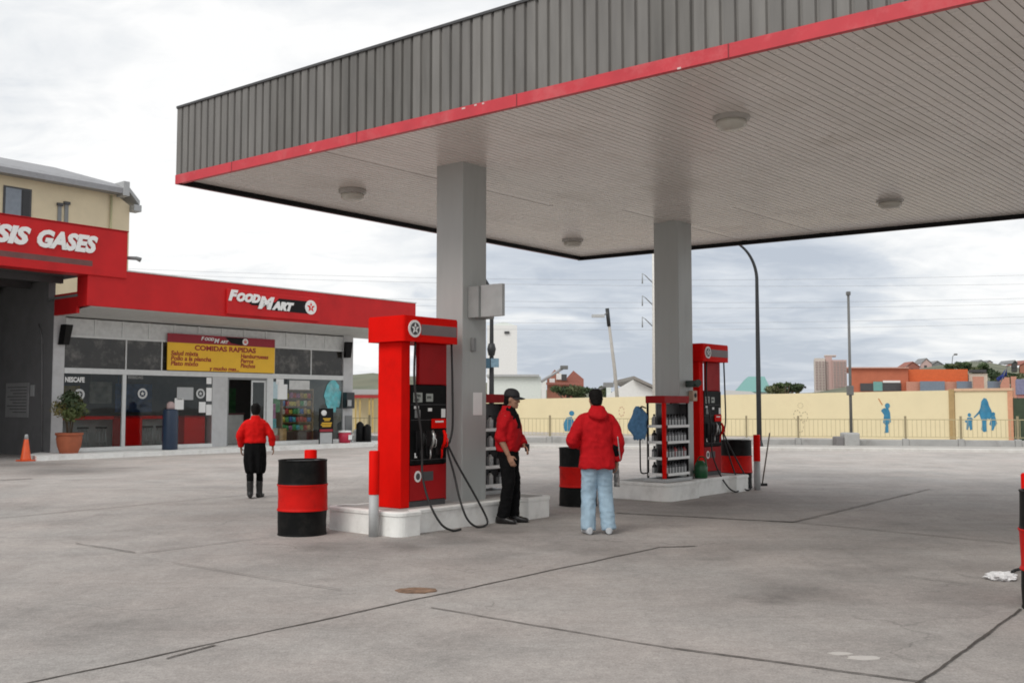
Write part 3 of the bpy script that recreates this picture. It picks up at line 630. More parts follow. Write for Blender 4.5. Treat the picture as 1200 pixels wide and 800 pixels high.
YW = 2.0; S0 = 1.33; S1 = 13.2; ZT0, ZT1 = 2.51, 2.68
mb = MB(); mb.rings([[Vector(p) for p in ((0, 0, z), (14.6, 0, z), (14.6, 10, z), (1.34, 10, z), (1.34, 2.6, z), (.25, 1.2, z))] for z in (0, .13)], smooth=False); mb.build('raised_step', WHITEC, shop)
mb = MB(); mb.box(1.6, 2.05, .131, 13.1, 9.9, .14); mb.build('interior_floor', FLOORT, shop)
mb = MB(); mb.box(S0, YW-.02, .131, S0+.36, YW+.4, 4.38, .01); mb.box(S0, YW+.401, 0, S0+.2, 10, 4.7); mb.build('side_wall', SHOPG, shop)
mb = MB(); mb.box(S0-.012, YW-.018, 0, S0-.002, 10, 4.7); mb.box(S0-.012, 2.35, 4.702, S0+.2, 10, 5.34); mb.build('side_cladding', SIDEW, shop)
mb = MB(); mb.box(12.76, YW-.02, .131, 13.25, YW+.4, 4.38, .01); mb.box(13.05, YW+.401, 0, 13.25, 10, 4.7); mb.build('end_pier', SHOPG, shop)
mb = MB(); mb.box(6.9, YW-.015, .131, 7.51, YW+.3, ZT0-.002, .008); mb.build('door_pier', SHOPG, shop)
mb = MB(); mb.box(1.54, 6.2, .13, 13.04, 6.4, 4.41); mb.build('back_wall', INTW, shop)
mb = MB(); mb.box(1.54, 2.3, 4.42, 13.04, 9.79, 4.5); mb.build('interior_ceiling', mat('interior_ceiling', (.25, .25, .24), .8), shop)
mb = MB(); mb.box(1.32, .55, 4.72, 14.6, 10.05, 4.80); mb.build('roof', MGREY, shop)
# fascia: front face at y=0, left end cap, thick box
mb = MB(); mb.box(1.32, 0, 4.42, 14.72, .62, 5.53, .012); fa = mb.build('fascia', REDF, shop)
mb = MB(); mb.box(1.322, .621, 4.24, 1.42, YW-.03, 4.86); mb.build('fascia_return', REDF, shop); mb = MB(); mb.box(14.6, .621, 4.5, 14.70, YW+4, 4.86); mb.build('fascia_return', REDF, shop)
mb = MB(); rs = [(1.43, .03, 4.40), (14.6, .03, 4.40), (14.6, YW+.42, 4.22), (1.43, YW+.42, 4.22)]
mb.rings([[Vector(p) for p in rs], [Vector((a, b, c+.015)) for a, b, c in rs]], smooth=False); mb.build('soffit', SOFF, shop)
mb = MB(); mb.box(1.30, -.02, 5.532, 14.74, .64, 5.575, .004); mb.build('fascia_flashing', mat('flashing_pale', (.62, .6, .58), .5), shop)
# frames
def frame(name, boxes, m=ALU):
    mb = MB()
    for b in boxes: mb.box(*b, .006)
    return mb.build(name, m, shop)
frame('transom', [(S0+.362, YW-.03, ZT0, 12.758, YW+.08, ZT1)])
frame('window_head', [(S0+.362, YW-.012, 3.62, 12.758, YW+.06, 3.70)])
WX = [S0+.40, 3.66, 6.88]
# sills
frame('window_sill', [(S0+.362, YW-.06, .1312, 6.895, YW+.1, .24)], WHITE); frame('window_sill', [(9.46, YW-.06, .1312, 12.755, YW+.1, .24)], WHITE)
def pane(name, x0, x1, z0, z1, m=GLASS, y=YW+.03):
    mb = MB(); mb.box(x0, y, z0, x1, y+.01, z1); return mb.build(name, m, shop)
frame('mullion', [(3.60, YW-.02, .242, 3.72, YW+.07, ZT0-.002)])
frame('mullion', [(9.17, YW-.02, .132, 9.44, YW+.08, ZT0-.002)])
pane('window_pane', S0+.365, 3.598, .243, ZT0); pane('window_pane', 3.722, 6.898, .243, ZT0); pane('window_pane', 9.442, 12.757, .243, ZT0)
# upper lights: opaque dark panes below the head with mottled reflections painted into their colour, small clear ones above
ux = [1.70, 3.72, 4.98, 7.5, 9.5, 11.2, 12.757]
for a, b in zip(ux[:-1], ux[1:]): pane('upper_pane', a+.003, b-.043, ZT1+.001, 3.619, mat('painted_reflection_film', (.028, .026, .023), .10, var=.4, scale=1.5, dirt=.85, dirtcol=(.19, .18, .165), dscale=2.2, spec=.45))
frame('upper_mullion', [(b-.04, YW-.01, ZT1+.001, b, YW+.05, 3.618) for b in ux[1:2]])
for b in ux[2:-1]: frame('upper_mullion', [(b-.04, YW-.01, ZT1+.001, b, YW+.05, 3.618)])
n = 12
for i in range(n):
    a = 1.70+(12.757-1.70)*i/n; b = 1.70+(12.757-1.70)*(i+1)/n
    mb = MB(); mb.box(a+.06, YW+.02, 3.702, b, YW+.05, 4.20); mb.build('clerestory_panel', mat('clerestory_grey', (.60, .61, .60), .5, var=.15), shop)
    frame('clerestory_mullion', [(a+.002, YW-.008, 3.702, a+.058, YW+.045, 4.21)])
# open doorway: dark opening with one leaf folded back
frame('door_frame', [(7.512, YW, ZT0-.07, 9.168, YW+.08, ZT0-.002), (7.512, YW, .132, 7.57, YW+.08, ZT0-.071)], MGREY)
mb = MB(); mb.box(8.55, YW+.05, .15, 8.60, YW+.09, 2.43, .004); mb.box(9.10, YW+.05, .15, 9.165, YW+.09, 2.43, .004); mb.box(8.601, YW+.05, 2.36, 9.099, YW+.09, 2.43, .004); mb.box(8.601, YW+.05, .15, 9.099, YW+.09, .32, .004)
dl = mb.build('door', ALU, shop); mb = MB(); mb.box(8.602, YW+.066, .322, 9.098, YW+.074, 2.358); mb.build('pane', GLASS, dl)
mb = MB(); mb.tube([(8.58, YW+.03, 1.0), (8.58, YW+.0, 1.02), (8.58, YW+.0, 1.35), (8.58, YW+.03, 1.37)], .012); mb.build('handle', STEEL, dl)
# stickers and notices on the glass (they stay with the panes)
def sticker(name, px, py, w_, h_, m, y=YW+.015, lab=None):
    s_, z_ = st(px, py, y); mb = MB(); mb.box(s_-w_/2, y, z_-h_/2, s_+w_/2, y+.004, z_+h_/2); o = mb.build(name, m, shop); 
    if lab: o['label'] = lab
    return o
def ringsticker(px, py, r=.17, y=YW+.012):
    s_, z_ = st(px, py, y); M = facing(s_, y, z_); mb = MB(); n = 24
    rs = [[M @ Vector((q*math.cos(2*math.pi*i/n), q*math.sin(2*math.pi*i/n), zz)) for i in range(n)] for q, zz in ((r, 0), (r, .003), (r*.62, .003), (r*.62, 0))]
    mb.rings(rs, closed=True, smooth=False)
    pts = []
    for i in range(10):
        a = math.pi/2+i*math.pi/5; q = r*(.5 if i % 2 == 0 else .2); pts.append((q*math.cos(a), q*math.sin(a)))
    mb.prism(pts, 0, .003, M); mb.build('round_sticker', mat('frosted_sticker', (.55, .56, .55), .6), shop)
ringsticker(93, 462); ringsticker(167, 461); ringsticker(235, 461)
for px, py, ww, hh in ((217, 461, .62, .42), (210, 473, .34, .38), (237, 477, .26, .36), (245, 480, .24, .36), (245, 462, .22, .46), (245, 446, .2, .22)): sticker('paper_sheet', px, py, ww, hh, WHITEG if ww < .5 else LGREY)
s_, z_ = st(78, 444.5, YW+.01); text('window_lettering', 'NESCAFE', .21, WHITEG, shop, facing(s_-.05, YW+.012, z_-.07), bold=.008, ext=.002, sx=.72)
s_, z_ = st(150, 441.5, YW+.01); text('window_lettering', 'BEBIDAS', .14, mat('dim_letter', (.3, .3, .29), .6), shop, facing(s_, YW+.012, z_-.05), bold=.002, ext=.002)
for px, py, ww, hh, m_ in ((322, 457, .34, .62, mat('pale_blue', (.45, .58, .62), .5)), (331, 459, .44, .55, WHITEG), (328, 447, .34, .2, WHITEG), (351, 451, .95, .34, mat('pale_card', (.58, .58, .56), .6))): sticker('paper_sheet', px, py, ww, hh, m_)
# blue-green poster: blotches on the right window
CY = mat('cyan_poster', (.14, .50, .54), .5, var=.35, scale=5, dirt=.6, dirtcol=(.55, .62, .62), dscale=3)
mb = MB(); s_, z_ = st(390, 464, YW+.015); pts = []
for i in range(26):
    a = 2*math.pi*i/26; q = 1+.3*noise.noise(Vector((i*.8, 1, 4))); pts.append((.40*q*math.cos(a), .62*q*math.sin(a)))
mb.prism(pts, 0, .004, facing(s_, YW+.018, z_)); mb.build('window_poster', CY, shop)
# signs on the fascia
s0_, za = st(262, 346, -.03); s1_, zb = st(376, 365, -.03)
mb = MB(); mb.box(6.0, -.09, 4.50, 9.85, -.002, 5.32, .02); sp = mb.build('sign_panel', REDF, fa)
mb = MB(); mb.prism([(6.35, 4.96), (6.75, 4.96), (6.95, 4.86), (7.5, 4.86), (7.75, 4.74), (9.35, 4.74), (9.5, 5.17), (8.05, 5.17), (7.9, 5.02), (6.45, 5.02)], -.0, .006, Matrix.Translation((0, -.091, 0)) @ Matrix.Rotation(R(90), 4, 'X')); mb.build('sign_backing', BLACKP, sp)
def sgn(body, x, z, size, **kw): return text('sign_lettering', body, size, WHITEG, sp, facing(x, -.115, z), **kw)
sgn('F', 6.02, 4.965, .46, shear=.3, bold=.028, ext=.012, sx=1.1); sgn('OOD', 6.31, 4.965, .35, shear=.3, bold=.028, ext=.012, sx=1.08)
sgn('M', 7.18, 4.79, .54, shear=.3, bold=.03, ext=.014, sx=1.25); sgn('ART', 7.80, 4.79, .36, shear=.3, bold=.028, ext=.012, sx=1.12)
star_badge(sp, facing(9.42, -.092, 4.97), .25)
# interior fittings
def inthing(name, lab, cat, s, y, z=.142, rz=0, group=None):
    p = O+U*s+L*y+Vector((0, 0, z)); return thing(name, lab, cat, p, TH+rz, group)
ct = inthing('bar_counter', 'long red topped counter behind the left shop windows', 'counter', 2.0, 2.75)
mb = MB(); mb.box(0, 0, .94, 4.7, .5, 1.05, .01); mb.build('counter_top', RED, ct)
mb = MB(); mb.box(.0, .42, 0, 4.7, .48, .938); mb.build('counter_front', mat('counter_grey', (.38, .38, .36), .6), ct)
def stool(lab, s, y):
    t_ = inthing('bar_stool', lab, 'stool', s, y, group='stools behind the shop windows')
    mb = MB(); mb.lathe([(.001, .66), (.17, .66), (.18, .69), (.17, .72), (.001, .725)], seg=16); mb.build('seat', BLACKP, t_)
    for k in range(4):
        a = math.pi/4+k*math.pi/2; mb = MB(); mb.tube([(.12*math.cos(a), .12*math.sin(a), .66), (.20*math.cos(a), .20*math.sin(a), 0)], .014, 6); mb.build('leg', STEEL, t_)
    mb = MB(); mb.tube([(.17*math.cos(2*math.pi*i/16), .17*math.sin(2*math.pi*i/16), .25) for i in range(17)], .009, 6); mb.build('foot_ring', STEEL, t_); return t_
for s, lab in ((2.55, 'first'), (3.15, 'second'), (4.75, 'fourth'), (5.25, 'fifth')): stool('%s steel bar stool from the left, behind the shop glass' % ('third' if lab == 'fourth' else 'fourth' if lab == 'fifth' else lab), s, 2.42)
def cooler(lab, s, y, w_=.7):
    t_ = inthing('drink_cooler', lab, 'cooler', s, y, group='red coolers behind the shop windows')
    mb = MB(); mb.box(0, 0, .06, w_, .6, 1.0, .03); mb.build('cabinet', RED, t_); mb = MB(); mb.box(.01, .01, 1.002, w_-.01, .59, 1.05, .015); mb.build('lid', REDD, t_); mb = MB(); mb.box(.03, .03, 0, w_-.03, .57, .058); mb.build('foot', BLACKP, t_)
cooler('red cooler right of the middle window bar, behind the glass', 3.75, 2.25, .72); cooler('red cooler beside the shop door pier, behind the glass', 6.0, 2.25, .82)
# snack shelf seen through the right window
WOOD = mat('shelf_wood', (.36, .2, .08), .6, var=.25, scale=5)
rk = inthing('snack_shelf', 'wooden snack shelf full of colourful packets behind the right window', 'shelf', 10.15, 2.40)
mb = MB(); mb.box(0, 0, 0, .05, .4, 1.95); mb.build('side_panel', WOOD, rk); mb = MB(); mb.box(1.45, 0, 0, 1.5, .4, 1.95); mb.build('side_panel', WOOD, rk); mb = MB(); mb.box(.051, .37, .0, 1.449, .4, 1.95); mb.build('back_panel', WOOD, rk)
mb = MB(); mb.box(.0, 0, 1.952, 1.5, .4, 2.02); mb.build('top_board', WOOD, rk); mb = MB(); mb.box(.051, .01, .03, 1.449, .36, .42, .01); mb.build('base_cabinet', mat('dark_wood', (.1, .04, .02), .5), rk)
PKC = [(.55, .06, .05), (.65, .45, .05), (.08, .18, .45), (.1, .35, .12), (.6, .55, .45), (.45, .15, .3), (.55, .3, .1), (.1, .45, .5)]
PKN = ['red', 'yellow', 'blue', 'green', 'cream', 'purple', 'orange', 'turquoise']
pks = []
for k, c in enumerate(PKC):
    mb = MB(); mb.rings([[Vector((x, y*d_, z)) for x, y in ((-.075, -.03), (.075, -.03), (.075, .03), (-.075, .03))] for z, d_ in ((0, .3), (.03, 1), (.15, 1.1), (.19, .25))], smooth=True)
    pks.append([mb, mat('packet_'+PKN[k], tuple(min(.85, q*1.35+.02) for q in c), .3, var=.5, scale=14), None])
rng = random.Random(11); rn = ['lowest', 'second', 'third', 'fourth', 'top']
for r_ in range(5):
    z = .47+r_*.30
    mb = MB(); mb.box(.051, .005, z-.03, 1.449, .365, z-.005); mb.build('shelf_board', WOOD, rk)
    for i in range(8):
        k = rng.choice((0, 1, 4, 6, 0, 6, 2, 3, 5, 1, 4, 7)); e_ = pks[k]
        if e_[2] is None: o = e_[2] = e_[0].build('snack_packet', e_[1])
        else: o = e_[2].copy(); COL.objects.link(o)
        o.location = O+U*(10.15+.14+i*.172)+L*(2.40+.10)+Vector((0, 0, .142+z)); o.rotation_euler = (rng.uniform(-.1, .05), 0, TH+rng.uniform(-.15, .15)); o.scale = (1, 1, rng.uniform(.9, 1.2))
        tag(o, '%s snack packet on the %s shelf board behind the right window' % (PKN[k], rn[r_]), 'packet', 'packets on the snack shelf')
for k, e_ in enumerate(pks):
    if e_[2] is None: e_[0].bm.free()
# goods stacked low inside the left part of that window
for i, (s, y, z, w_, h_, k, lab) in enumerate(((9.55, 2.35, .142, .42, .30, 0, 'red'), (9.62, 2.36, .444, .34, .26, 4, 'cream'), (9.66, 2.37, .706, .26, .34, 7, 'turquoise'), (10.0, 2.30, .142, .30, .55, 6, 'orange'), (9.60, 2.42, 1.05, .3, .55, 5, 'purple'), (9.85, 2.46, 1.28, .3, .62, 3, 'green'))):
    mb = MB(); mb.box(0, 0, 0, w_, .22, h_, .015); o = mb.build('goods_box', mat('goods_'+lab, tuple(min(.85, q*1.3+.03) for q in PKC[k]), .5, var=.35, scale=7), None, O+U*s+L*y+Vector((0, 0, z)), TH+.1*(i % 3-1)); tag(o, '%s box of goods at the left side of the right shop window' % lab, 'box', 'boxes in the right shop window')
mb = MB(); mb.box(0, 0, 1.0, .3, .06, 1.25) ; mb.box(0, 0, 0, 2.6, .5, .9, .01); tag(mb.build('till_counter', mat('till_grey', (.3, .3, .29), .5), None, O+U*7.6+L*5.2+Vector((0, 0, .142)), TH), 'grey counter inside the open shop door', 'counter') if False else mb.bm.free()
till = inthing('till_counter', 'pale counter seen inside the open shop door', 'counter', 7.62, 3.3)
mb = MB(); mb.box(0, 0, 0, 1.5, .6, 1.05, .01); mb.build('front', mat('till_grey', (.55, .54, .51), .5), till); mb = MB(); mb.box(-.03, -.04, 1.052, 1.53, .64, 1.11, .008); mb.build('counter_top', mat('dark_top', (.12, .04, .04), .4), till)
for i, (a, b_, z0_, z1_, c) in enumerate(((1.9, 3.0, 1.5, 2.3, 0), (3.2, 3.9, 1.2, 2.2, 1), (4.2, 5.0, 1.6, 2.35, 4), (5.2, 6.6, 1.3, 2.3, 2), (9.7, 10.1, .6, 2.2, 3), (11.8, 12.7, .4, 2.2, 7))):
    mb = MB(); mb.box(a, 5.2+.1*(i % 2), z0_, b_, 5.25+.1*(i % 2), z1_); mb.box(a+.03, 5.18, z1_-.001, a+.05, 5.24, 4.41); mb.build('hanging_board', mat('board_'+PKN[c], tuple(q*.6 for q in PKC[c]), .6, var=.6, scale=4, dirt=.5, dirtcol=(.3, .28, .25), dscale=3), shop)
for i, s_ in enumerate((2.3, 3.4, 4.6, 5.6)):
    tb = inthing('cafe_table', '%s cafe table behind the left shop windows' % ('first from the left,', 'second from the left,', 'third from the left,', 'last')[i] if False else ('leftmost pale round cafe table behind the shop glass', 'pale round cafe table behind the left window bar', 'pale round cafe table behind the middle of second window', 'pale round cafe table nearest the shop door')[i], 'table', s_, 3.9, group='cafe tables in the shop')
    mb = MB(); mb.lathe([(.001, .72), (.38, .72), (.39, .735), (.38, .75), (.001, .752)], seg=20); mb.build('table_top', mat('table_pale', (.6, .58, .54), .4), tb); mb = MB(); mb.lathe([(.001, 0), (.22, 0), (.22, .02), (.03, .04), (.03, .719)], seg=14); mb.build('leg', STEEL, tb)
# ------------------------------------------------------------------ menu banner over the door
YB = YW-.10
bn = thing('menu_banner', 'yellow and red menu banner hanging over the shop door', 'banner', O+L*YB, TH)
b0, bz0 = 5.10, 2.70; b1, bz1 = 9.42, 3.92; bh = bz1-bz0
YEL = mat('banner_yellow', (.86, .50, .03), .6, var=.06, scale=1.5); BRED = mat('banner_dark_red', (.30, .015, .03), .6, var=.1)
mb = MB(); mb.box(b0, 0, bz0, b1, .03, bz1-.30); mb.build('menu_sheet', YEL, bn)
mb = MB(); mb.box(b0, 0, bz1-.298, b1, .03, bz1); hd = mb.build('heading_band', BRED, bn)
def bt(body, x, z, size, m, **kw): return text('banner_lettering', body, size, m, bn, facing(x, -.006, z), ext=.003, **kw)
MR = mat('banner_maroon_ink', (.33, .02, .02), .6)
bt('COMIDAS RAPIDAS', 7.35, 3.40, .23, MR, bold=.008, sx=1.25, align='CENTER')
for i, a in enumerate(('Salud mixta', 'Pollo a la plancha', 'Plato mixto')): bt(a, b0+.12, 3.20-i*.17, .21, MR, bold=.005, shear=.15, sx=1.05)
for i, a in enumerate(('Hamburguesas', 'Perros', 'Pinchos')): bt(a, 7.95, 3.20-i*.17, .21, MR, bold=.005, shear=.15, sx=.95)
bt('y mucho mas...', 7.30, 2.735, .19, MR, bold=.005, shear=.15, sx=1.05, align='CENTER')
mb = MB(); mb.prism([(7.55, -.22), (8.0, -.28), (8.25, -.02), (7.3, -.02)], 0, .003, facing(0, -.003, bz1)); mb.build('sign_backing', BLACKP, hd)
for body, x, z, sz in (('F', 6.35, bz1-.17, .17), ('OOD', 6.48, bz1-.17, .14), ('M', 6.86, bz1-.24, .21), ('ART', 7.12, bz1-.24, .14)): text('banner_lettering', body, sz, WHITEG, hd, facing(x, -.008, z), shear=.25, bold=.006, ext=.002, sx=1.1)
star_badge(hd, facing(8.13, -.004, bz1-.15), .115)
# ------------------------------------------------------------------ bits outside the shop
def wallbox(name, lab, cat, px, py, w_, h_, d_, m, y=YW-.02, bev=.01):
    s_, z_ = st(px, py, y); mb = MB(); mb.box(s_-w_/2, y-d_, z_-h_/2, s_+w_/2, y-.002, z_+h_/2, bev); return tag(mb.build(name, m, None, O, TH), lab, cat)
def speaker(lab, px, py, dsp_):
    s_, z_ = st(px, py, YW-.1); t_ = thing('wall_speaker', lab, 'speaker', O+U*s_+L*(YW-.03)+Vector((0, 0, z_)), TH+dsp_, 'black speakers under the shop eaves')
    mb = MB(); mb.rings([[Vector(p) for p in ((-.12*k, -.28+j, z), (.12*k, -.28+j, z), (.12*k, -.05+j, z), (-.12*k, -.05+j, z))] for z, k, j in ((-.30, .9, .06), (.30, 1.1, -.06))], smooth=False); mb.build('cabinet', BLACKP, t_)
    mb = MB(); mb.box(-.03, -.06, -.04, .03, .0, .04); mb.build('bracket', DARKG, t_)
speaker('black wall speaker on the left pier of the shop', 73, 392, .3); speaker('black wall speaker on the right pier of the shop', 407, 410, -.3)
ph = wallbox('pay_phone', 'dark pay phone on the right pier of the shop', 'pay phone', 406, 469, .40, .62, .25, mat('phone_black', (.03, .035, .04), .4)); s_, z_ = st(409, 472, YW-.3)
mb = MB(); mb.box(s_-.06, YW-.29, z_-.12, s_+.14, YW-.272, z_+.12, .005); o = mb.build('dial_plate', LGREY, ph)
mb = MB(); mb.tube([(s_-.16, YW-.31, z_-.12), (s_-.16, YW-.34, z_), (s_-.16, YW-.31, z_+.12)], .025); mb.build('handset', BLACKP, ph)
pq = wallbox('lower_panel', None, None, 408, 496, .34, .62, .04, MGREY); pq.parent = ph; pq.location = (0, 0, 0); pq.rotation_euler = (0, 0, 0)
# poster stand
def onstep(px, y, z=.13): s_, _ = st(px, 500, y); return O+U*s_+L*y+Vector((0, 0, z))
ps = thing('poster_stand', 'black poster stand on the shop step with yellow lettering', 'poster stand', onstep(382, 1.0), TH)
mb = MB(); mb.box(-.33, -.02, .42, .33, .02, 1.30, .006); mb.build('board', BLACKP, ps)
for x in (-.32, .30):
    mb = MB(); mb.box(x, -.02, 0, x+.025, .02, .419); mb.build('leg', BLACKP, ps)
mb = MB(); mb.box(-.29, -.012, .02, .29, .0, .40); mb.build('lower_panel', LGREY, ps)
mb = MB(); mb.lathe([(.001, 0), (.13, 0), (.13, .004), (.001, .0045)], seg=20); 
for v in mb.bm.verts: v.co = Vector((v.co.x-.12, -.0215-v.co.z, 1.13+v.co.y*.8))
mb.build('white_emblem', WHITEG, ps)
mb = MB()
for z, a, b in ((.90, -.16, .2), (.84, -.10, .16), (.74, -.22, .26), (.68, -.26, .24), (.62, -.2, .22)): mb.box(a, -.024, z, b, -.021, z+.035)
mb.build('lettering_rows', YEL, ps)
mb = MB(); mb.box(-.31, -.0235, .44, .31, -.0215, .53); mb.build('red_strip', BRED, ps)
bk = thing('red_bucket', 'red plastic ice bucket with white rim beside the poster stand', 'bucket', onstep(404, 1.1), TH)
mb = MB(); mb.lathe([(.001, 0), (.21, 0), (.24, .40), (.001, .401)], seg=20); mb.build('tub', mat('bucket_red', (.5, .02, .06), .35), bk); mb = MB(); mb.lathe([(.245, .39), (.255, .41), (.25, .46), (.001, .47)], seg=20); mb.build('lid', WHITEG, bk)
mb = MB(); mb.box(-.02, -.245, .12, .16, -.235, .30, .01); mb.build('white_label', WHITEG, bk)
# navy gas cylinder shaped bin
nb = thing('navy_bin', 'tall navy blue bin on the shop step in front of the windows', 'bin', onstep(199.5, .9), TH)
NAVY = mat('navy_paint', (.012, .028, .06), .4)
mb = MB(); mb.lathe([(.001, 0), (.235, 0), (.24, .02), (.235, 1.22), (.20, 1.28), (.001, 1.29)], seg=22); mb.build('barrel', NAVY, nb)
mb = MB(); mb.lathe([(.13, 1.285), (.13, 1.36), (.12, 1.46), (.06, 1.52), (.001, 1.53)], seg=16); mb.build('top', mat('bin_pink_top', (.45, .33, .32), .5), nb)
mb = MB(); mb.box(-.235, -.16, .02, -.2, .16, 1.2) if False else None
# pot plant
pp = thing('potted_plant', 'bushy green plant in a terracotta pot at the shop corner', 'potted plant', onstep(81.5, 1.1), TH)
TERR = mat('terracotta', (.36, .10, .045), .75, var=.15, dirt=.3, dirtcol=(.2, .06, .03))
mb = MB(); mb.lathe([(.001, 0), (.25, 0), (.33, .22), (.36, .42), (.35, .52), (.39, .54), (.39, .60), (.34, .60), (.33, .55), (.001, .55)], seg=28); mb.build('pot', TERR, pp, sharp=40)
def leaves(mb, n, c, rad, ls, seed, shell=.35, up=0.0):
    rng = random.Random(seed); c = Vector(c)
    for i in range(n):
        d = Vector((rng.gauss(0, 1), rng.gauss(0, 1), rng.gauss(0, 1))).normalized(); k = (shell+(1-shell)*rng.random()**.5)*(1+.35*noise.noise(d*2.3+Vector((seed, 0, 0))))
        p = c+Vector((d.x*rad[0]*k, d.y*rad[1]*k, d.z*rad[2]*k))
        nrm = (d+Vector((rng.gauss(0, .5), rng.gauss(0, .5), rng.gauss(0, .5)+up))).normalized(); a = nrm.orthogonal().normalized(); a = Matrix.Rotation(rng.uniform(0, 6.28), 3, nrm) @ a; b = nrm.cross(a); l = ls*rng.uniform(.6, 1.3)
        q = [p-a*l, p-b*l*.38+nrm*l*.05, p+a*l-nrm*l*.2, p+b*l*.38+nrm*l*.05]; vs = [mb.bm.verts.new(v) for v in q]; f = mb.bm.faces.new(vs); f.material_index = mb.mi
mb = MB(); 
for i in range(7):
    a = i*.9; mb.tube(bez([(.05*math.cos(a), .05*math.sin(a), .5), (.1*math.cos(a), .1*math.sin(a), .9), (.22*math.cos(a+.3), .22*math.sin(a+.3), 1.35)], 5), [.02]*11, 6)
mb.build('stems', mat('plant_stem', (.07, .05, .03), .8), pp)
mb = MB()
for i, (c, r_) in enumerate((((0, 0, 1.42), .40), ((.2, -.1, 1.25), .3), ((-.22, .1, 1.3), .3), ((.05, .1, 1.62), .26), ((-.1, -.2, 1.15), .25), ((.22, .12, 1.5), .22))):
    mb.mi = i % 3; leaves(mb, 420 if i == 0 else 230, c, (r_, r_, r_*.9), .062, i+3)
PL = [mat('plant_leaf_dark', (.035, .060, .018), .5, var=.3), mat('plant_leaf', (.085, .11, .03), .5, var=.3), mat('plant_leaf_yellow', (.20, .17, .05), .5, var=.3)]
mb.build('leaves', PL, pp)
# traffic cone
cn = thing('traffic_cone', 'orange traffic cone with pale tip by the grey side wall', 'traffic cone', G(30, 540), TH)
mb = MB(); mb.box(-.19, -.19, 0, .19, .19, .035, .01); mb.build('base', mat('cone_orange', (.75, .10, .02), .5), cn)
mb = MB(); mb.lathe([(.15, .036), (.135, .06), (.055, .62), (.03, .64)], seg=20); mb.build('cone', mat('cone_orange', (.75, .10, .02), .5), cn)
mb = MB(); mb.lathe([(.058, .60), (.042, .72), (.034, .735), (.001, .736)], seg=20); mb.build('pale_tip', LGREY, cn)
# ------------------------------------------------------------------ gas testing bay on the left
bay = thing('service_bay', 'open service bay with big red lettered fascia and grey roof, left of shop', 'garage', O, TH)
ZB0, ZB1 = 5.31, 6.70
mb = MB(); mb.box(-14, -.06, ZB0, 2.50, .5, ZB1, .012); bf = mb.build('fascia', REDF, bay)
mb = MB(); mb.box(-14.02, -.08, ZB1+.002, 2.52, .52, ZB1+.035); mb.build('fascia_flashing', REDD, bay)
mb = MB(); mb.box(-13.9, .502, 5.345, 1.55, 10.6, 5.45); mb.build('roof', DARKW, bay)
mb = MB(); mb.box(-13.9, 10.4, 0, 1.3, 10.6, 5.34); mb.build('back_wall', SIDEW, bay)
mb = MB(); mb.box(-13.9, .6, 0, -13.7, 10.39, 5.34); mb.build('far_wall', SIDEW, bay)
MB1 = MB(); MB1.box(-8.0, -.062, 5.56, 1.42, -.0605, 5.72); MB1.build('grey_band', mat('band_brown_grey', (.15, .06, .055), .6, var=.15), bf)
for body, x, al in (('ANALISIS', -.52, 'RIGHT'), ('GASES', -.26, 'LEFT')): text('sign_lettering', body, .64, WHITEG, bf, facing(x, -.085, 5.97), shear=.28, bold=.034, ext=.02, sx=.94 if body == 'GASES' else 1.12, align=al)
mb = MB(); mb.tube([(2.5, .1, 5.95), (2.86, .05, 5.97), (2.98, .02, 5.93)], [.05, .06, .075], 10); mb.build('floodlight', MGREY, bay)
for i in range(5):
    mb = MB(); mb.box(-13.8, 1.2+i*2.1, 5.14, 1.2, 1.36+i*2.1, 5.344); mb.build('roof_beam', DARKG, bay)
def sidepix(px, py):     # point on the bay's right-hand wall
    r = ray(px, py); o = O+U*(S0-.02); k = (o-Vector((0, 0, CH))).dot(U)/r.dot(U); p = Vector((0, 0, CH))+r*k; return (p-O).dot(L), p.z
a0, za = sidepix(8, 449); a1, zb = sidepix(33, 489)
mb = MB(); mb.box(S0-.04, min(a0, a1), zb, S0-.014, max(a0, a1), za); o = mb.build('notice_board', mat('board_grey', (.30, .30, .30), .6, var=.1), None, O, TH); tag(o, 'pale grey notice board on the side wall of the service bay', 'notice board')
mb = MB()
for i in range(9):
    z = za-.12-(za-zb-.2)*i/9; mb.box(S0-.042, min(a0, a1)+.1, z-.03, S0-.0405, max(a0, a1)-.1-.2*(i % 3), z)
mb.build('printed_lines', mat('board_print', (.12, .12, .12), .7), o)
a0, za = sidepix(36, 451); a1, zb = sidepix(40, 464); mb = MB(); mb.box(S0-.03, min(a0, a1), zb, S0-.014, max(a0, a1), za); tag(mb.build('switch_plate', LGREY, None, O, TH), 'small pale switch plate beside the grey notice board', 'switch plate')
mb = MB(); q = [sidepix(46, 380), sidepix(50, 395), sidepix(50, 533)]
mb.tube([(S0-.04, q[0][0], q[0][1]), (S0-.04, q[1][0], q[1][1]), (S0-.04, q[2][0], .02)], .025, 8); tag(mb.build('drain_pipe', SIDEW, None, O, TH), 'grey drain pipe down the side wall of the service bay', 'pipe')
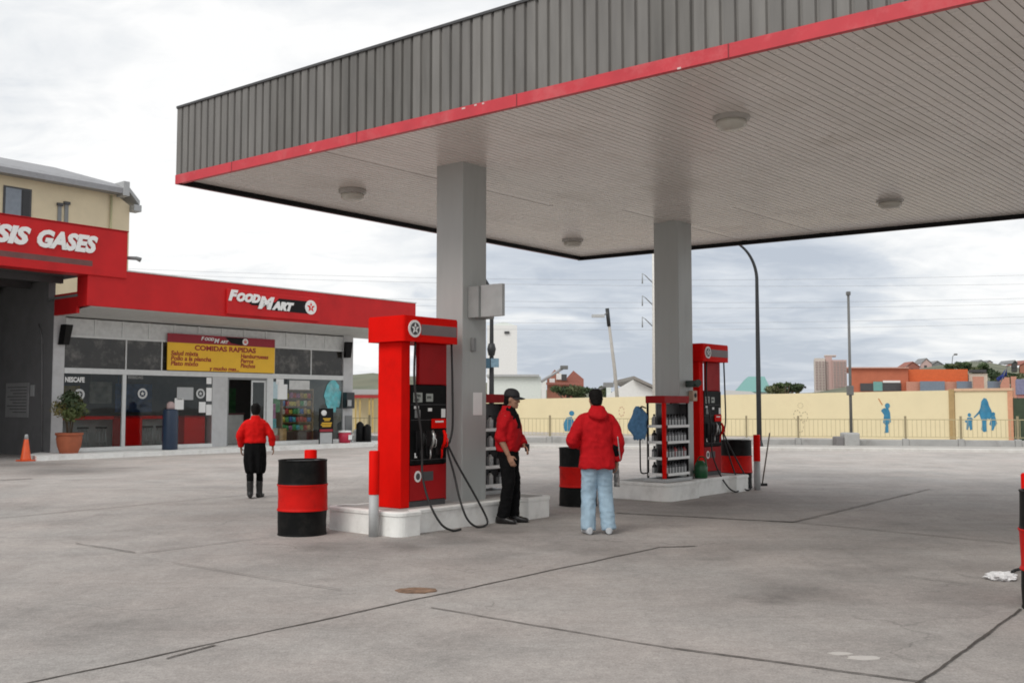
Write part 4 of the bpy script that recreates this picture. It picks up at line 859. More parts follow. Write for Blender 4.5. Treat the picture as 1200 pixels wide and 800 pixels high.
# ------------------------------------------------------------------ cream building behind the bay
YC = 15.0
cb = thing('cream_building', 'cream building with grey eaves and a dark window behind the bay', 'building', O, TH)
def sc_(px, py): return st(px, py, YC)
sA, zA = sc_(126, 226); sB, zB = sc_(152, 250); _, zg = sc_(157, 239); zE = sc_(126, 226)[1]
mb = MB(); mb.box(-30, YC, 0, sA, YC+12, zE); mb.rings([[Vector((x, y, z)) for x, z in ((sA+.001, 0), (sB, 0), (sB, sc_(152, 241)[1]), (sA+.001, zE+.25))] for y in (YC+.02, YC+11)], smooth=False); mb.build('wall', CREAM, cb)
EAV = mat('eave_grey', (.30, .30, .31), .6, var=.1, dirt=.3, dirtcol=(.2, .19, .18)); 
ze1 = sc_(126, 214)[1]
mb = MB(); mb.rings([[Vector((x, y, z)) for y, z in ((YC-.55, zE-.02), (YC-.55, zE+.22), (YC-.02, ze1), (YC+6, ze1+1.7), (YC+12.4, ze1), (YC+12.4, zE))] for x in (-30, sA+.45)], smooth=False); rf = mb.build('roof', EAV, cb)
mb = MB(); mb.box(sA+.452, YC-.6, zE-.12, sA+.75, YC+.3, zE+.55, .02); mb.build('eave_end', LGREY, rf)
mb = MB(); zz = sc_(152, 241)[1]; mb.rings([[Vector((x, y, z)) for x, z in ((sA+.76, zE+.36), (sB+.35, zz+.02), (sB+.35, zz+.25), (sA+.76, zE+.55))] for y in (YC-.25, YC+11.2)], smooth=False); mb.build('roof', LGREY, cb)
mb = MB(); mb.box(sB+.02, YC-.35, zz-.28, sB+.4, YC+.2, zz+.03, .02); mb.build('gutter_end', LGREY, cb)
s_a, z_a = sc_(4, 217); s_b, z_b = sc_(36, 253)
mb = MB(); mb.box(s_a, YC-.04, z_b-.6, s_b, YC-.003, z_a); wf = mb.build('window', DARKG, cb)
m1 = s_a+(s_b-s_a)*.62
mb = MB(); mb.box(s_a+.08, YC-.06, z_b-.5, m1, YC-.042, z_a-.08); mb.build('pane', mat('window_blind', (.22, .25, .29), .3, var=.1), wf); mb = MB(); mb.box(m1+.06, YC-.06, z_b-.5, s_b-.08, YC-.042, z_a-.08); mb.build('pane', mat('dark_pane', (.012, .012, .014), .15), wf)
for px in (70, 78):
    s_a, z_a = sc_(px-2.5, 241 if px < 75 else 239.5); s_b, z_b = sc_(px+1.2, 262)
    mb = MB(); mb.box(s_a, YC-.05, z_b-.5, s_b, YC-.003, z_a); wf = mb.build('window', MGREY, cb); mb = MB(); mb.box(s_a-.05, YC-.12, z_a, s_b+.05, YC-.003, z_a+.12); mb.build('lintel', DARKG, wf)
s_a, z_a = sc_(127.5, 230); mb = MB(); mb.tube([(s_a+.1, YC-.06, zE-.1), (s_a+.1, YC-.06, 0)], .05, 8); mb.build('downpipe', mat('pipe_yellow', (.45, .42, .25), .6), cb)
# ------------------------------------------------------------------ street side: wall, fence, kerb
W0 = G(1185, 517.5); WD = Vector((-.772, .6355, 0)).normalized(); WN = Vector((WD.y, -WD.x, 0)); WN = WN if WN.y < 0 else -WN
def wp(px, py, off=0.0):
    r = ray(px, py); n = Vector((-WD.y, WD.x, 0)); o = W0+WN*off; k = (o-Vector((0, 0, CH))).dot(n)/r.dot(n); p = Vector((0, 0, CH))+r*k
    return (p-W0).dot(WD), p.z
WROT = math.atan2(WD.y, WD.x)       # local x runs left along the wall, local y points away from the street side
YWALL = mat('yellow_wall_paint', (.76, .665, .43), .85, var=.06, scale=.7, dirt=.4, dirtcol=(.56, .47, .30), dscale=.7, bump=.2, bscale=12)
wl = thing('yellow_wall', 'long pale yellow wall painted with blue figures across the street', 'wall', W0, WROT)
sgn_ = 1 if (Matrix.Rotation(WROT, 3, 'Z') @ Vector((0, 1, 0))).dot(WN) > 0 else -1
t1, z1 = wp(1113, 457.2); t2, z2 = wp(605, 467.4); t3 = 52.0; z3 = z2+(z2-z1)/(t2-t1)*(t3-t2)
zr = wp(1180, 457)[1]
def wbox(mb, ta, za, tb, zb, y0, y1, zb0=0.0):
    mb.rings([[Vector((ta, sgn_*y0, zb0)), Vector((tb, sgn_*y0, zb0)), Vector((tb, sgn_*y0, zb)), Vector((ta, sgn_*y0, za))], [Vector((ta, sgn_*y1, zb0)), Vector((tb, sgn_*y1, zb0)), Vector((tb, sgn_*y1, zb)), Vector((ta, sgn_*y1, za))]], smooth=False)
mb = MB(); wbox(mb, t1+.05, z1, t2, z2, 0, -.2); mb.build('wall_panel', YWALL, wl); mb = MB(); wbox(mb, t2+.001, z2, t3, z3, 0, -.2); mb.build('wall_panel', YWALL, wl)
mb = MB(); wbox(mb, 0, zr-.02, t1-.2, zr-.02, 0, -.2); mb.build('wall_panel', YWALL, wl)
mb = MB(); wbox(mb, t1-.19, z1+.05, t1+.04, z1+.05, .06, -.2); mb.build('pilaster', mat('wall_pilaster', (.40, .28, .13), .85), wl)
mb = MB(); wbox(mb, -.12, zr+.09, t1-.2, zr+.09, .07, -.25, zr-.018); mb.build('coping', mat('wall_coping', (.62, .42, .28), .85), wl)
mb = MB(); wbox(mb, -.12, zr-.03, .08, zr-.03, .05, -.22); mb.build('pilaster', mat('wall_edge', (.60, .30, .18), .85), wl)
BLUEP = mat('mural_blue', (.035, .20, .34), .85, var=.25, scale=5, dirt=.5, dirtcol=(.20, .33, .38), dscale=4)
GREYP = mat('mural_grey', (.40, .35, .24), .85, var=.2); REDP = mat('mural_red', (.50, .30, .20), .85)
def mural(polys, m, z=.012):
    mb = MB()
    for pts in polys:
        q = [wp(x, y) for x, y in pts]
        mb.rings([[Vector((a, sgn_*(.002), b)) for a, b in q], [Vector((a, sgn_*z, b)) for a, b in q]], smooth=False)
    mb.build('mural_figure', m, wl)
def ell(cx, cy, rx, ry, n=12): return [(cx+rx*math.cos(2*math.pi*i/n), cy+ry*math.sin(2*math.pi*i/n)) for i in range(n)]
mural([[(1153, 466), (1156, 467), (1158, 471), (1159, 475), (1162, 481), (1163, 487), (1160, 491), (1157, 490), (1156, 498), (1157, 505), (1153, 506), (1150, 503), (1151, 495), (1149, 489), (1147, 483), (1149, 477), (1150, 470)], [(1149.4, 478), (1148, 484), (1142, 489.5), (1141, 488.5), (1146, 483)]], BLUEP)
mural([ell(1164, 485, 2.2, 2.4), [(1162, 488), (1166, 487), (1168.5, 496), (1166, 499), (1164, 504), (1161.5, 504), (1162, 499), (1159.6, 497)]], BLUEP, .016)
mural([ell(1136, 486, 2, 2.3), [(1133.6, 489), (1138.5, 489), (1140.5, 491), (1139, 494), (1139.4, 503), (1137, 504), (1136, 498), (1134.5, 503.5), (1132.6, 503), (1133, 495), (1130.6, 494), (1131, 492.6), (1133, 492.6)]], BLUEP)
mural([ell(1040, 475.2, 3, 3.2), [(1036, 478), (1041, 478), (1043, 483), (1044, 494), (1041, 497), (1041.5, 506.5), (1036.5, 507), (1038, 498), (1035, 495), (1036, 486), (1032.5, 481), (1033.5, 479.6)]], BLUEP)
mural([[(1029, 467), (1030, 466.5), (1034.5, 474), (1033.5, 474.6)]], mat('mural_orange', (.5, .22, .08), .8))
for k, (a, b, r1, r2) in enumerate(((938, 475, 3.2, 3.4), (934, 486, 4.2, 6), (943, 488, 4, 6), (938, 499, 4, 8))):
    q = ell(a, b, r1, r2, 16); mural([[q[i], q[i+1], (q[i+1][0]*.86+a*.14, q[i+1][1]*.86+b*.14), (q[i][0]*.86+a*.14, q[i][1]*.86+b*.14)] for i in range(0, 15, 2)], GREYP)
mural([ell(670, 484, 3, 3), [(664, 489), (670, 488), (673, 494), (670, 505), (662, 505), (660, 497)]], BLUEP)
q = ell(728.5, 482, 3.4, 6, 16); mural([[q[i], q[(i+1) % 16], (q[(i+1) % 16][0]*.8+145.7, q[(i+1) % 16][1]*.8+96.4), (q[i][0]*.8+145.7, q[i][1]*.8+96.4)] for i in range(0, 16, 2)], REDP)
# fence with concrete plinth blocks
FA, FB = G(1205, 526.2), G(560, 520.5); FD = (FB-FA).normalized(); FRT = math.atan2(FD.y, FD.x); FLN = (FB-FA).length
zpl = CH-(515.5-475)*FA.y/1170; zrl = CH-(491.5-475)*FA.y/1170
CONC = mat('plinth_concrete', (.40, .40, .39), .85, var=.12, scale=2, dirt=.5, dirtcol=(.18, .17, .16), dscale=1.6, bump=.3)
RAIL = mat('rail_olive', (.44, .38, .22), .6); POST = mat('fence_post_brown', (.30, .25, .15), .6)
fn = thing('rail_fence', 'low thin bar fence on pale concrete plinth in front of yellow wall', 'fence', FA, FRT)
sp = 1.86; nseg = int((FLN+14)/sp); f0 = -3.4
for i in range(nseg):
    a = f0+i*sp
    mb = MB(); mb.box(a+.12, -.1, 0, a+sp-.10, .1, zpl+random.uniform(-.02, .02), .02); mb.build('plinth_block', CONC, fn)
    mb = MB(); mb.box(a-.095, -.13, 0, a+.115, .13, zpl+.03, .02); mb.build('plinth_pier', CONC, fn)
    mb = MB(); mb.box(a-.035, -.035, zpl+.031, a+.035, .035, zrl+.12); mb.build('post', POST, fn)
    mb = MB()
    n = 12; mb.box(a+.036, -.012, zrl-.02, a+sp-.036, .012, zrl+.008)
    mb.box(a+.036, -.010, zpl+.08, a+sp-.036, .010, zpl+.10)
    for j in range(n): 
        x = a+sp*(j+.5)/n; mb.box(x-.007, -.007, zpl+.0995, x+.007, .007, zrl-.0195)
    mb.build('rail_panel', RAIL, fn)
# kerb and pavement strip in front of the fence
KA, KB = G(1215, 530.5), G(430, 523); kd = (KB-KA).normalized(); kn = Vector((-kd.y, kd.x, 0)); kn = kn if kn.y > 0 else -kn
mb = MB(); a, b = KA-kd*16, KB+kd*20
mb.rings([[a+kn*y+Vector((0, 0, z)) for y, z in ((0, 0), (0, .09), (.02, .11), (.22, .11), (.22, 0))], [b+kn*y+Vector((0, 0, z)) for y, z in ((0, 0), (0, .09), (.02, .11), (.22, .11), (.22, 0))]], smooth=False)
tag(mb.build('kerb', mat('kerb_pale', (.60, .585, .555), .85, var=.1, dirt=.5, dirtcol=(.34, .31, .28), dscale=1.2)), kind='structure')
mb = MB(); mb.rings([[p+kn*y+Vector((0, 0, z)) for p, y, z in ((a, .221, .0), (b, .221, 0), (b, 2.4, 0), (a, 2.4, 0))], [p+kn*y+Vector((0, 0, z)) for p, y, z in ((a, .221, .10), (b, .221, .10), (b, 2.4, .10), (a, 2.4, .10))]], smooth=False)
tag(mb.build('pavement', mat('pavement_concrete', (.42, .40, .37), .9, var=.12, scale=.8)), kind='structure')
# ------------------------------------------------------------------ poles
DPOLE = mat('dark_pole', (.018, .02, .022), .5); GPOLE = mat('galvanised_pole', (.14, .14, .135), .5); CPOLE = mat('concrete_pole', (.42, .40, .37), .85, var=.1)
def lamp_post(label, base, ztop, reach, r0, r1):
    t_ = thing('street_lamp', label, 'street lamp', (base.x, base.y, 0), 0, 'dark curved street lamps beyond the canopy')
    mb = MB(); n = 14; pts = [(0, 0, 0), (0, 0, 2.5), (0, 0, ztop-1.3)]; rr = [r0, r0*.93, r1]
    for i in range(1, n+1):
        u_ = i/n; pts.append((-reach*u_**1.8, 0, ztop-1.3+1.3*math.sin(u_*1.2)/math.sin(1.2))); rr.append(r1*(1-.35*u_))
    mb.tube(pts, rr, 10); mb.build('pole', DPOLE, t_)
    mb = MB(); mb.box(-reach-.75, -.12, ztop-.05, -reach+.02, .12, ztop+.09, .04); mb.build('lamp_head', DPOLE, t_)
    mb = MB(); mb.lathe([(.001, 0), (r0*1.7, 0), (r0*1.7, .05), (r0*1.1, .3), (r0*1.02, .31)], seg=12); mb.build('base_collar', DPOLE, t_); return t_
g = G(890, 526); lamp_post('tall dark curved street lamp right of the far pump', g, CH+(475-283)*g.y/1170, .75, .092, .06)
g2 = at(576, 500, 45.0); lamp_post('dark curved street lamp just right of the nearer column', g2, CH+(475-318)*45/1170, .7, .12, .08)
for px, py, w_, h_, c, lab in ((570, 425.5, .34, .46, (.03, .08, .12), 'dark blue'), (580, 425, .36, .40, (.16, .26, .33), 'pale blue')):
    p = at(px, py, 44.7); mb = MB(); mb.box(-w_/2, -.02, -h_/2, w_/2, .02, h_/2, .01); tag(mb.build('blue_sign', mat('sign_'+lab.replace(' ', '_'), c, .5, var=.3, scale=8), None, p), '%s street sign on the dark lamp post by the nearer column' % lab, 'sign')
p = at(576, 409, 44.7); mb = MB(); mb.lathe([(.001, -.3), (.14, -.28), (.2, 0), (.14, .25), (.001, .28)], c=(0, 0, 0), seg=14); tag(mb.build('signal_bell', DPOLE, None, p), 'dark round fitting on the lamp post above the blue signs', 'fitting')
mb = MB(); g = G(992, 524); zt = CH+(475-347)*g.y/1170
mpole = thing('metal_pole', 'thin straight grey metal pole rising from concrete block by fence', 'pole', (g.x, g.y-.55, 0)); mb.tube([(0, 0, .4), (0, 0, zt)], [.055, .045], 10); mb.build('pole', GPOLE, mpole)
mb = MB(); mb.box(-.07, -.07, zt-.02, .07, .07, zt+.12, .02); mb.build('cap', GPOLE, mpole); mb = MB(); mb.box(-.12, -.1, 1.9, .1, .1, 2.25, .03); mb.build('switch_box', GPOLE, mpole)
mb = MB(); mb.box(-.33, -.3, 0, .22, .3, .56, .06); mb.build('block', CONC, mpole)
mb = MB(); mb.box(-.62, -.25, 0, -.335, .25, .42, .05); mb.build('block', mat('dark_concrete', (.2, .19, .19), .85, dirt=.6), mpole)
b0 = at(727, 520, 56); b0.z = 0; b1 = at(711.5, 362, 56)
lp = thing('leaning_lamp_pole', 'leaning pale pole with one street lamp left of the farther column', 'lamp pole', (0, 0, 0))
mb = MB(); mb.tube([b0, b0.lerp(b1, .5)+Vector((.06, 0, 0)), b1], [.12, .10, .075], 10); mb.build('pole', CPOLE, lp)
mb = MB(); mb.tube([b0.lerp(b1, .86), b1+Vector((-.0, 0, .03))], [.11, .11], 10); mb.build('dark_top', DPOLE, lp)
mb = MB(); h = at(702, 372, 56); mb.tube([b1+Vector((0, -.1, -.25)), h+Vector((.2, -.1, .1))], .035, 8); mb.build('arm', GPOLE, lp)
mb = MB(); mb.rings([[h+Vector((x, y-.1, z)) for y, z in ((-.12, 0), (.12, 0), (.1, .16), (-.1, .16))] for x in (-.42, .30)], smooth=False); mb.build('lamp_head', LGREY, lp)
up = thing('utility_pole', 'pale concrete utility pole with angled arms mostly behind the farther column', 'utility pole', at(768.5, 500, 62)*Vector((1, 1, 0)) if False else (at(769.6, 500, 62).x, 62, 0))
mb = MB(); mb.tube([(0, 0, 0), (0, 0, 14.5)], [.26, .17], 12); mb.build('pole', mat('pale_pole', (.7, .68, .64), .8), up)
for py in (327, 353, 378):
    a = at(764, py+4, 62); b = at(756, py-4, 62)
    mb = MB(); mb.tube([(a.x-up.location.x, -.1, a.z), (b.x-up.location.x, -.1, b.z)], .03, 6); mb.build('arm', GPOLE, up)
    q = at(752.5, py, 62); mb = MB(); mb.tube([(q.x-up.location.x, -.1, q.z+.35), (q.x-up.location.x, -.1, q.z-.3)], [.03, .045], 8); mb.tube([(b.x-up.location.x, -.1, b.z), (q.x-up.location.x, -.1, q.z+.34)], .02, 6); mb.build('insulator', mat('insulator_grey', (.32, .34, .35), .4), up)
WIRE = mat('wire_grey', (.34, .35, .36), .6)
for i, (ya, ym, yb) in enumerate(((300, 327, 318), (306, 333, 330), (322, 353, 345), (334, 360, 352), (352, 378, 366), (364, 386, 374))):
    pts = [at(-140+1480*k/24, ya+(yb-ya)*k/24+4*(ym-(ya+yb)/2)*(k/24)*(1-k/24), 61.9) for k in range(25)]
    mb = MB(); mb.tube(pts, .0075, 5); tag(mb.build('overhead_cable', WIRE), '%s of the thin overhead cables crossing the sky beyond the canopy' % ('highest', 'second from the top', 'third from the top', 'third from the bottom', 'second from the bottom', 'lowest')[i], 'cable', 'overhead cables')
# ------------------------------------------------------------------ far buildings
def bld(name, label, cat='building'): return thing(name, label, cat, (0, 0, 0))
def blk(root, part, px0, px1, pyt, d, depth, m, pyb=None, dx=0.0, parent=None, skew=0.0):
    a = at(px0, pyt, d); b = at(px1, pyt, d); z0 = 0 if pyb is None else at(px0, pyb, d).z; dx = .92*(a.x+b.x)/2*depth/d
    mb = MB(); mb.rings([[Vector((a.x, d, z)), Vector((b.x, d+skew, z)), Vector((b.x+dx, d+depth+skew, z)), Vector((a.x+dx, d+depth, z))] for z in (z0, a.z)], smooth=False); return mb.build(part, m, parent or root)
def gable(root, part, px0, px1, pye, pxr, pyr, d, depth, m, parent=None, pyb=None):
    a = at(px0, pye, d); b = at(px1, pye, d); r_ = at(pxr, pyr, d); z0 = 0 if pyb is None else at(px0, pyb, d).z
    mb = MB(); mb.rings([[Vector((x, y, z)) for x, z in ((a.x+q*r_.x*.92, z0), (b.x+q*r_.x*.92, z0), (b.x+q*r_.x*.92, b.z), (r_.x+q*r_.x*.92, r_.z), (a.x+q*r_.x*.92, a.z))] for y, q in ((d, 0), (d+depth, depth/d))], smooth=False); return mb.build(part, m, parent or root)
PALE = mat('pale_render', (.74, .74, .72), .8, var=.04); PALE2 = mat('pale_render_green', (.66, .70, .66), .8, var=.04)
b = bld('white_tower', 'plain white tower block right of the nearer column', 'building')
blk(b, 'wall', 571, 606, 381, 120, 8, PALE); gable(b, 'parapet', 575, 604, 380.8, 590, 377, 120.5, 6, PALE2, pyb=381.0)
p = at(594, 389.5, 119.9); mb = MB(); mb.box(p.x-.3, 119.8, p.z-.14, p.x+.3, 119.99, p.z+.14); mb.build('window', DARKG, b)
b = bld('white_house', 'low white building with flat roof edge behind the man in the cap')
blk(b, 'wall', 574, 634, 441, 85, 10, PALE2); blk(b, 'roof_edge', 570, 632, 438.5, 84.6, 11, LGREY, pyb=440.9); blk(b, 'side_block', 634.3, 640, 446, 85, 8, PALE)
mb = MB(); p0 = at(634, 447, 84); p1 = at(660, 431, 84); mb.tube([p0, p1], .12, 8); o = mb.build('floodlight_arm', mat('arm_grey', (.34, .34, .35), .5), b); mb = MB(); mb.box(p1.x-.25, 83.8, p1.z-.12, p1.x+.4, 84.2, p1.z+.2, .04); mb.build('lamp_head', GPOLE, o)
BRICK = mat('brick_red', (.36, .15, .10), .85, var=.15, scale=2); BRICKR = mat('roof_tile_red', (.32, .12, .09), .8, var=.2)
b = bld('brick_house', 'reddish brick house with two gables behind the bush')
gable(b, 'wall', 641, 664, 443, 650, 433, 130, 10, BRICK); gable(b, 'wall', 663, 684, 444, 672, 434, 131, 10, BRICKR)
for px, py in ((647, 447), (661, 442), (655, 441)):
    p = at(px, py, 129.9); mb = MB(); mb.box(p.x-.35, 129.8, p.z-.4, p.x+.35, 129.99, p.z+.4); mb.build('window', PALE if px != 661 else DARKG, b)
blk(b, 'roof', 640, 684, 448, 129.2, .6, BRICKR, pyb=450.5)
b = bld('white_shed', 'white gabled shed behind the wall, left of the farther column', 'shed')
gable(b, 'wall', 711, 780, 463, 742, 444.5, 75, 14, PALE)
a_, r_, c_ = at(742, 444, 74.8), at(742, 442, 74.8), at(782, 462, 74.8)
mb = MB(); mb.rings([[Vector((x, y, z)) for x, z in ((a_.x, a_.z), (c_.x, c_.z), (c_.x, c_.z+.18), (a_.x, a_.z+.22))] for y in (74.4, 89.5)], smooth=False); mb.build('roof', mat('shed_roof', (.24, .22, .20), .7, var=.15), b)
b2 = blk(b, 'annex', 711, 716, 449, 75.2, 8, PALE2)
p0 = at(698, 458, 73); p1 = at(711, 452, 73); mb = MB(); mb.tube([Vector((p0.x-.4, 73, 0)), Vector((p0.x-.4, 73, p0.z-.2)), p0, p1], .09, 8); fl = thing('floodlight', 'small floodlight on bent arm above the wall beside the shed', 'floodlight', (0, 0, 0)); mb.build('arm', GPOLE, fl); mb = MB(); mb.box(p1.x-.25, 72.8, p1.z-.1, p1.x+.5, 73.2, p1.z+.25, .04); mb.build('lamp_head', MGREY, fl)
b = bld('green_roof_hall', 'low hall with turquoise roof beyond the wall right of the far pump')
TEAL = mat('teal_roof', (.15, .34, .31), .6, var=.08)
a0 = [at(862, 459, 110), at(905, 459, 110), at(896, 441, 122), at(877, 441, 122)]
blk(b, 'wall', 862, 905, 459.5, 110.4, 20, PALE2); mb = MB(); mb.rings([[p for p in a0], [p+Vector((0, 2, -.3)) for p in a0]], smooth=False); mb.build('roof', TEAL, b)
b = bld('grey_roof_shed', 'long low grey roof just above the wall beside the far pump', 'shed')
a0 = [at(848, 464, 78), at(893, 464, 78), at(880, 458.5, 83), at(850, 457, 83)]; blk(b, 'wall', 848, 893, 464.4, 78.2, 6, PALE2); mb = MB(); mb.rings([a0, [p+Vector((0, .5, -.2)) for p in a0]], smooth=False); mb.build('roof', mat('shed_roof_pale', (.42, .40, .37), .7), b)
b = bld('apartment_tower', 'tall pale and pink apartment tower far beyond the wall', 'tower')
PINK = mat('tower_pink', (.56, .40, .37), .85, var=.1); PALEP = mat('tower_pale', (.62, .55, .50), .85, var=.06)
blk(b, 'wall', 954.5, 967, 419.5, 420, 22, PALEP); blk(b, 'wall', 967.3, 975, 417.5, 421, 22, PINK); blk(b, 'wall', 975.3, 992, 421.5, 420, 22, PINK)
blk(b, 'rooftop_room', 966, 980, 415.8, 424, 10, PALEP, pyb=417.0)
mb = MB()
for cx in (957, 961, 965, 970, 978, 982, 986, 990):
    f = at(cx, 430, 419.9); d_ = 420.6 if cx == 970 else 419.7
    if cx == 970: d_ = 420.7
    mb2 = MB()
    for i in range(11):
        z = at(cx, 424+3.1*i, 420).z; mb2.box(f.x-.45, d_-.1, z-.4, f.x+.45, d_+.25, z+.35)
    mb2.build('window_row', mat('tower_window', (.42, .33, .31), .5), b)
mb.bm.free()
b = bld('school_building', 'long orange brick building with teal window band beyond the wall', 'building')
ORB = mat('orange_brick', (.46, .14, .075), .85, var=.1, scale=1.2); ORB2 = mat('orange_bright', (.60, .13, .04), .8, var=.08); PKB = mat('pink_brick', (.50, .24, .17), .85, var=.1)
d = 95
blk(b, 'wall', 995, 1064, 431.5, d, 14, ORB); blk(b, 'wall', 1064.3, 1134, 432.5, d+.6, 14, ORB2); blk(b, 'wall', 1062, 1134, 447, d-1.0, 1.5, PKB)
for x0, x1, y0, y1, m_ in ((1008, 1023, 449, 458, DARKG), (1023.3, 1034, 447, 458, TEAL), (1034.3, 1056, 448.5, 458, DARKG), (1034.6, 1055, 445.8, 448.2, PALE)): blk(b, 'window', x0, x1, y0, d-.12, .11, m_, pyb=y1)
BLG = mat('blue_grey_glass', (.17, .21, .26), .3, var=.1)
for x0, x1 in ((1078, 1107), (1121, 1139), (1157, 1172)): blk(b, 'window', x0, x1, 446.5, d-1.4, .3, BLG, pyb=460)
for x0, x1, y in ((1140, 1153, 441), (1172, 1183, 442), (1184.5, 1191, 441)): blk(b, 'pillar', x0, x1, y, d-2.0, 1.0, PKB)
blk(b, 'pale_block', 1135, 1157, 437.5, d+1.2, 8, mat('cream_render', (.62, .55, .45), .85)); blk(b, 'roof_vents', 1136, 1156, 433, d+1.0, 2, DARKG, pyb=436)
blk(b, 'roof', 992, 1065, 430, d-.3, 15, mat('roof_edge_pale', (.50, .30, .24), .8), pyb=431.4)
# green gate, blue wall pieces and flag at the right edge
q = G(1186, 517.5); gp = thing('green_gate', 'dark green gate leaf beside the end of the yellow wall', 'gate', W0, WROT)
mb = MB(); mb.box(-.66, -.06, .05, -.14, .06, 1.85, .01); mb.build('leaf', mat('dark_green_gate', (.03, .05, .025), .6, var=.2), gp); mb = MB(); mb.box(-.72, -.08, 0, -.665, .08, 1.95); mb.build('post', DPOLE, gp)
fg = thing('flag', 'dark blue flag leaning above the wall near its right end', 'flag', (0, 0, 0))
f0 = at(1167, 462, 60); f1 = at(1181, 428, 60)
mb = MB(); mb.tube([f0, f1], .03, 6); mb.build('flagpole', GPOLE, fg)
c4 = [at(1180, 432, 60), at(1168, 444, 60), at(1171, 447, 60.2), at(1180, 440, 60)]
mb = MB(); rs = []
for i in range(9):
    u_ = i/8; a = c4[0].lerp(c4[1], u_); e_ = c4[3].lerp(c4[2], u_); w_ = Vector((0, .12*math.sin(u_*9), 0)); rs.append([a+w_, e_+w_, e_+w_+Vector((0, .02, 0)), a+w_+Vector((0, .02, 0))])
mb.rings(rs); mb.build('cloth', mat('flag_blue', (.02, .04, .22), .7), fg)
kb = thing('kiosk', 'bluish kiosk with teal lower panel at the right edge beyond the gate', 'kiosk', (0, 0, 0))
blk(kb, 'upper_wall', 1191, 1240, 444, 66, 4, mat('kiosk_violet', (.20, .20, .30), .7, var=.2), pyb=462); blk(kb, 'lower_wall', 1196, 1240, 482, 66.2, 4, mat('kiosk_teal', (.10, .36, .38), .7, var=.2)); blk(kb, 'middle_band', 1193, 1240, 462.2, 66.1, 4, mat('kiosk_pink', (.45, .2, .18), .7), pyb=481.8)
# hill with houses
prof = [(-400, 452), (300, 446), (412, 441), (437, 437), (560, 447), (640, 456), (720, 461), (860, 462), (960, 459), (1000, 452), (1060, 436), (1100, 427.5), (1140, 424.5), (1180, 428), (1210, 432), (1300, 420), (1500, 415)]
def py_of(px):
    for (a, ya), (b_, yb) in zip(prof[:-1], prof[1:]):
        if a <= px <= b_: return ya+(yb-ya)*(px-a)/(b_-a)
    return prof[-1][1]
mb = MB(); rows_ = []
D0, D1_ = 190, 420
for i in range(9):
    d_ = D0+(D1_-D0)*i/8; row = []
    for j in range(110):
        px = -400+1900*j/109; zt = at(px, py_of(px), D1_).z; k = (i/8); k = k*k*(3-2*k); x = at(px, 450, d_).x
        row.append(mb.bm.verts.new((x, d_, -.3+zt*k+(noise.noise(Vector((j*.4, i*.6, 0)))*1.2*k if i < 8 else noise.noise(Vector((j*.8, 3, 0)))*.35))))
    rows_.append(row)
for r0_, r1_ in zip(rows_[:-1], rows_[1:]):
    for j in range(109): f = mb.bm.faces.new((r0_[j], r0_[j+1], r1_[j+1], r1_[j])); f.smooth = True
rw = [mb.bm.verts.new((v.co.x*1.2, D1_+140, -1)) for v in rows_[-1]]
for j in range(109): mb.bm.faces.new((rows_[-1][j], rows_[-1][j+1], rw[j+1], rw[j]))
tag(mb.build('hill', mat('hill_scrub', (.14, .15, .10), .95, var=.4, scale=.06, dirt=.6, dirtcol=(.17, .14, .09), dscale=.03)), kind='structure')
for i, (px0, px1, pt, pr, d_, c, lab) in enumerate(((1061, 1078, 430, 424.5, 400, BRICKR, 'long reddish house on the hill above the orange building'), (1079, 1092, 426.5, 420.5, 402, PINK, 'mauve gabled house on the hill crest'), (1091, 1106, 428, 423.5, 405, MGREY, 'grey roofed house on the hill crest beside the mauve house'), (1186, 1192, 426, 423, 300, DARKW, 'dark hut on the hill near the right edge'), (1195, 1215, 428, 423, 300, BRICK, 'brick house on the hill cut by the right edge'), (1146, 1153, 424.5, 422.5, 400, PALE2, 'tiny pale house on the hill top'), (1156, 1163, 425, 423, 400, PALEP, 'tiny cream house on the hill top right of the pale one'))):
    h_ = bld('hill_house', lab, 'house'); gable(h_, 'wall', px0, px1, pt, (px0+px1)/2, pr, d_, 8, c, pyb=pt+9); 
    a_ = at(px0-.5, pt, d_); b_ = at(px1+.5, pt, d_); r_ = at((px0+px1)/2, pr-.4, d_)
    mb = MB(); mb.rings([[Vector((x, y, z)) for x, z in ((a_.x, a_.z), (r_.x, r_.z), (b_.x, b_.z), (b_.x, b_.z+.25), (r_.x, r_.z+.25), (a_.x, a_.z+.25))] for y in (d_-.3, d_+8.3)], smooth=False); mb.build('roof', BRICKR if i in (0, 4) else MGREY, h_)
    p = at((px0+px1)/2-1, pt+3, d_); mb = MB(); mb.box(p.x-.5, d_-.15, p.z-.5, p.x+.5, d_-.005, p.z+.5); mb.build('window', DARKG, h_)
ml = thing('mast_light', 'small lamp on a thin bent mast on the hill top', 'mast', (0, 0, 0)); a_ = at(1115, 432, 300); b_ = at(1116.5, 417, 300); c_ = at(1119.5, 415.2, 300)
mb = MB(); mb.tube([a_, b_, c_], .1, 6); mb.build('mast', GPOLE, ml); mb = MB(); mb.box(c_.x-.3, 299.6, c_.z-.25, c_.x+.5, 300.4, c_.z+.25, .05); mb.build('lamp_head', GPOLE, ml)
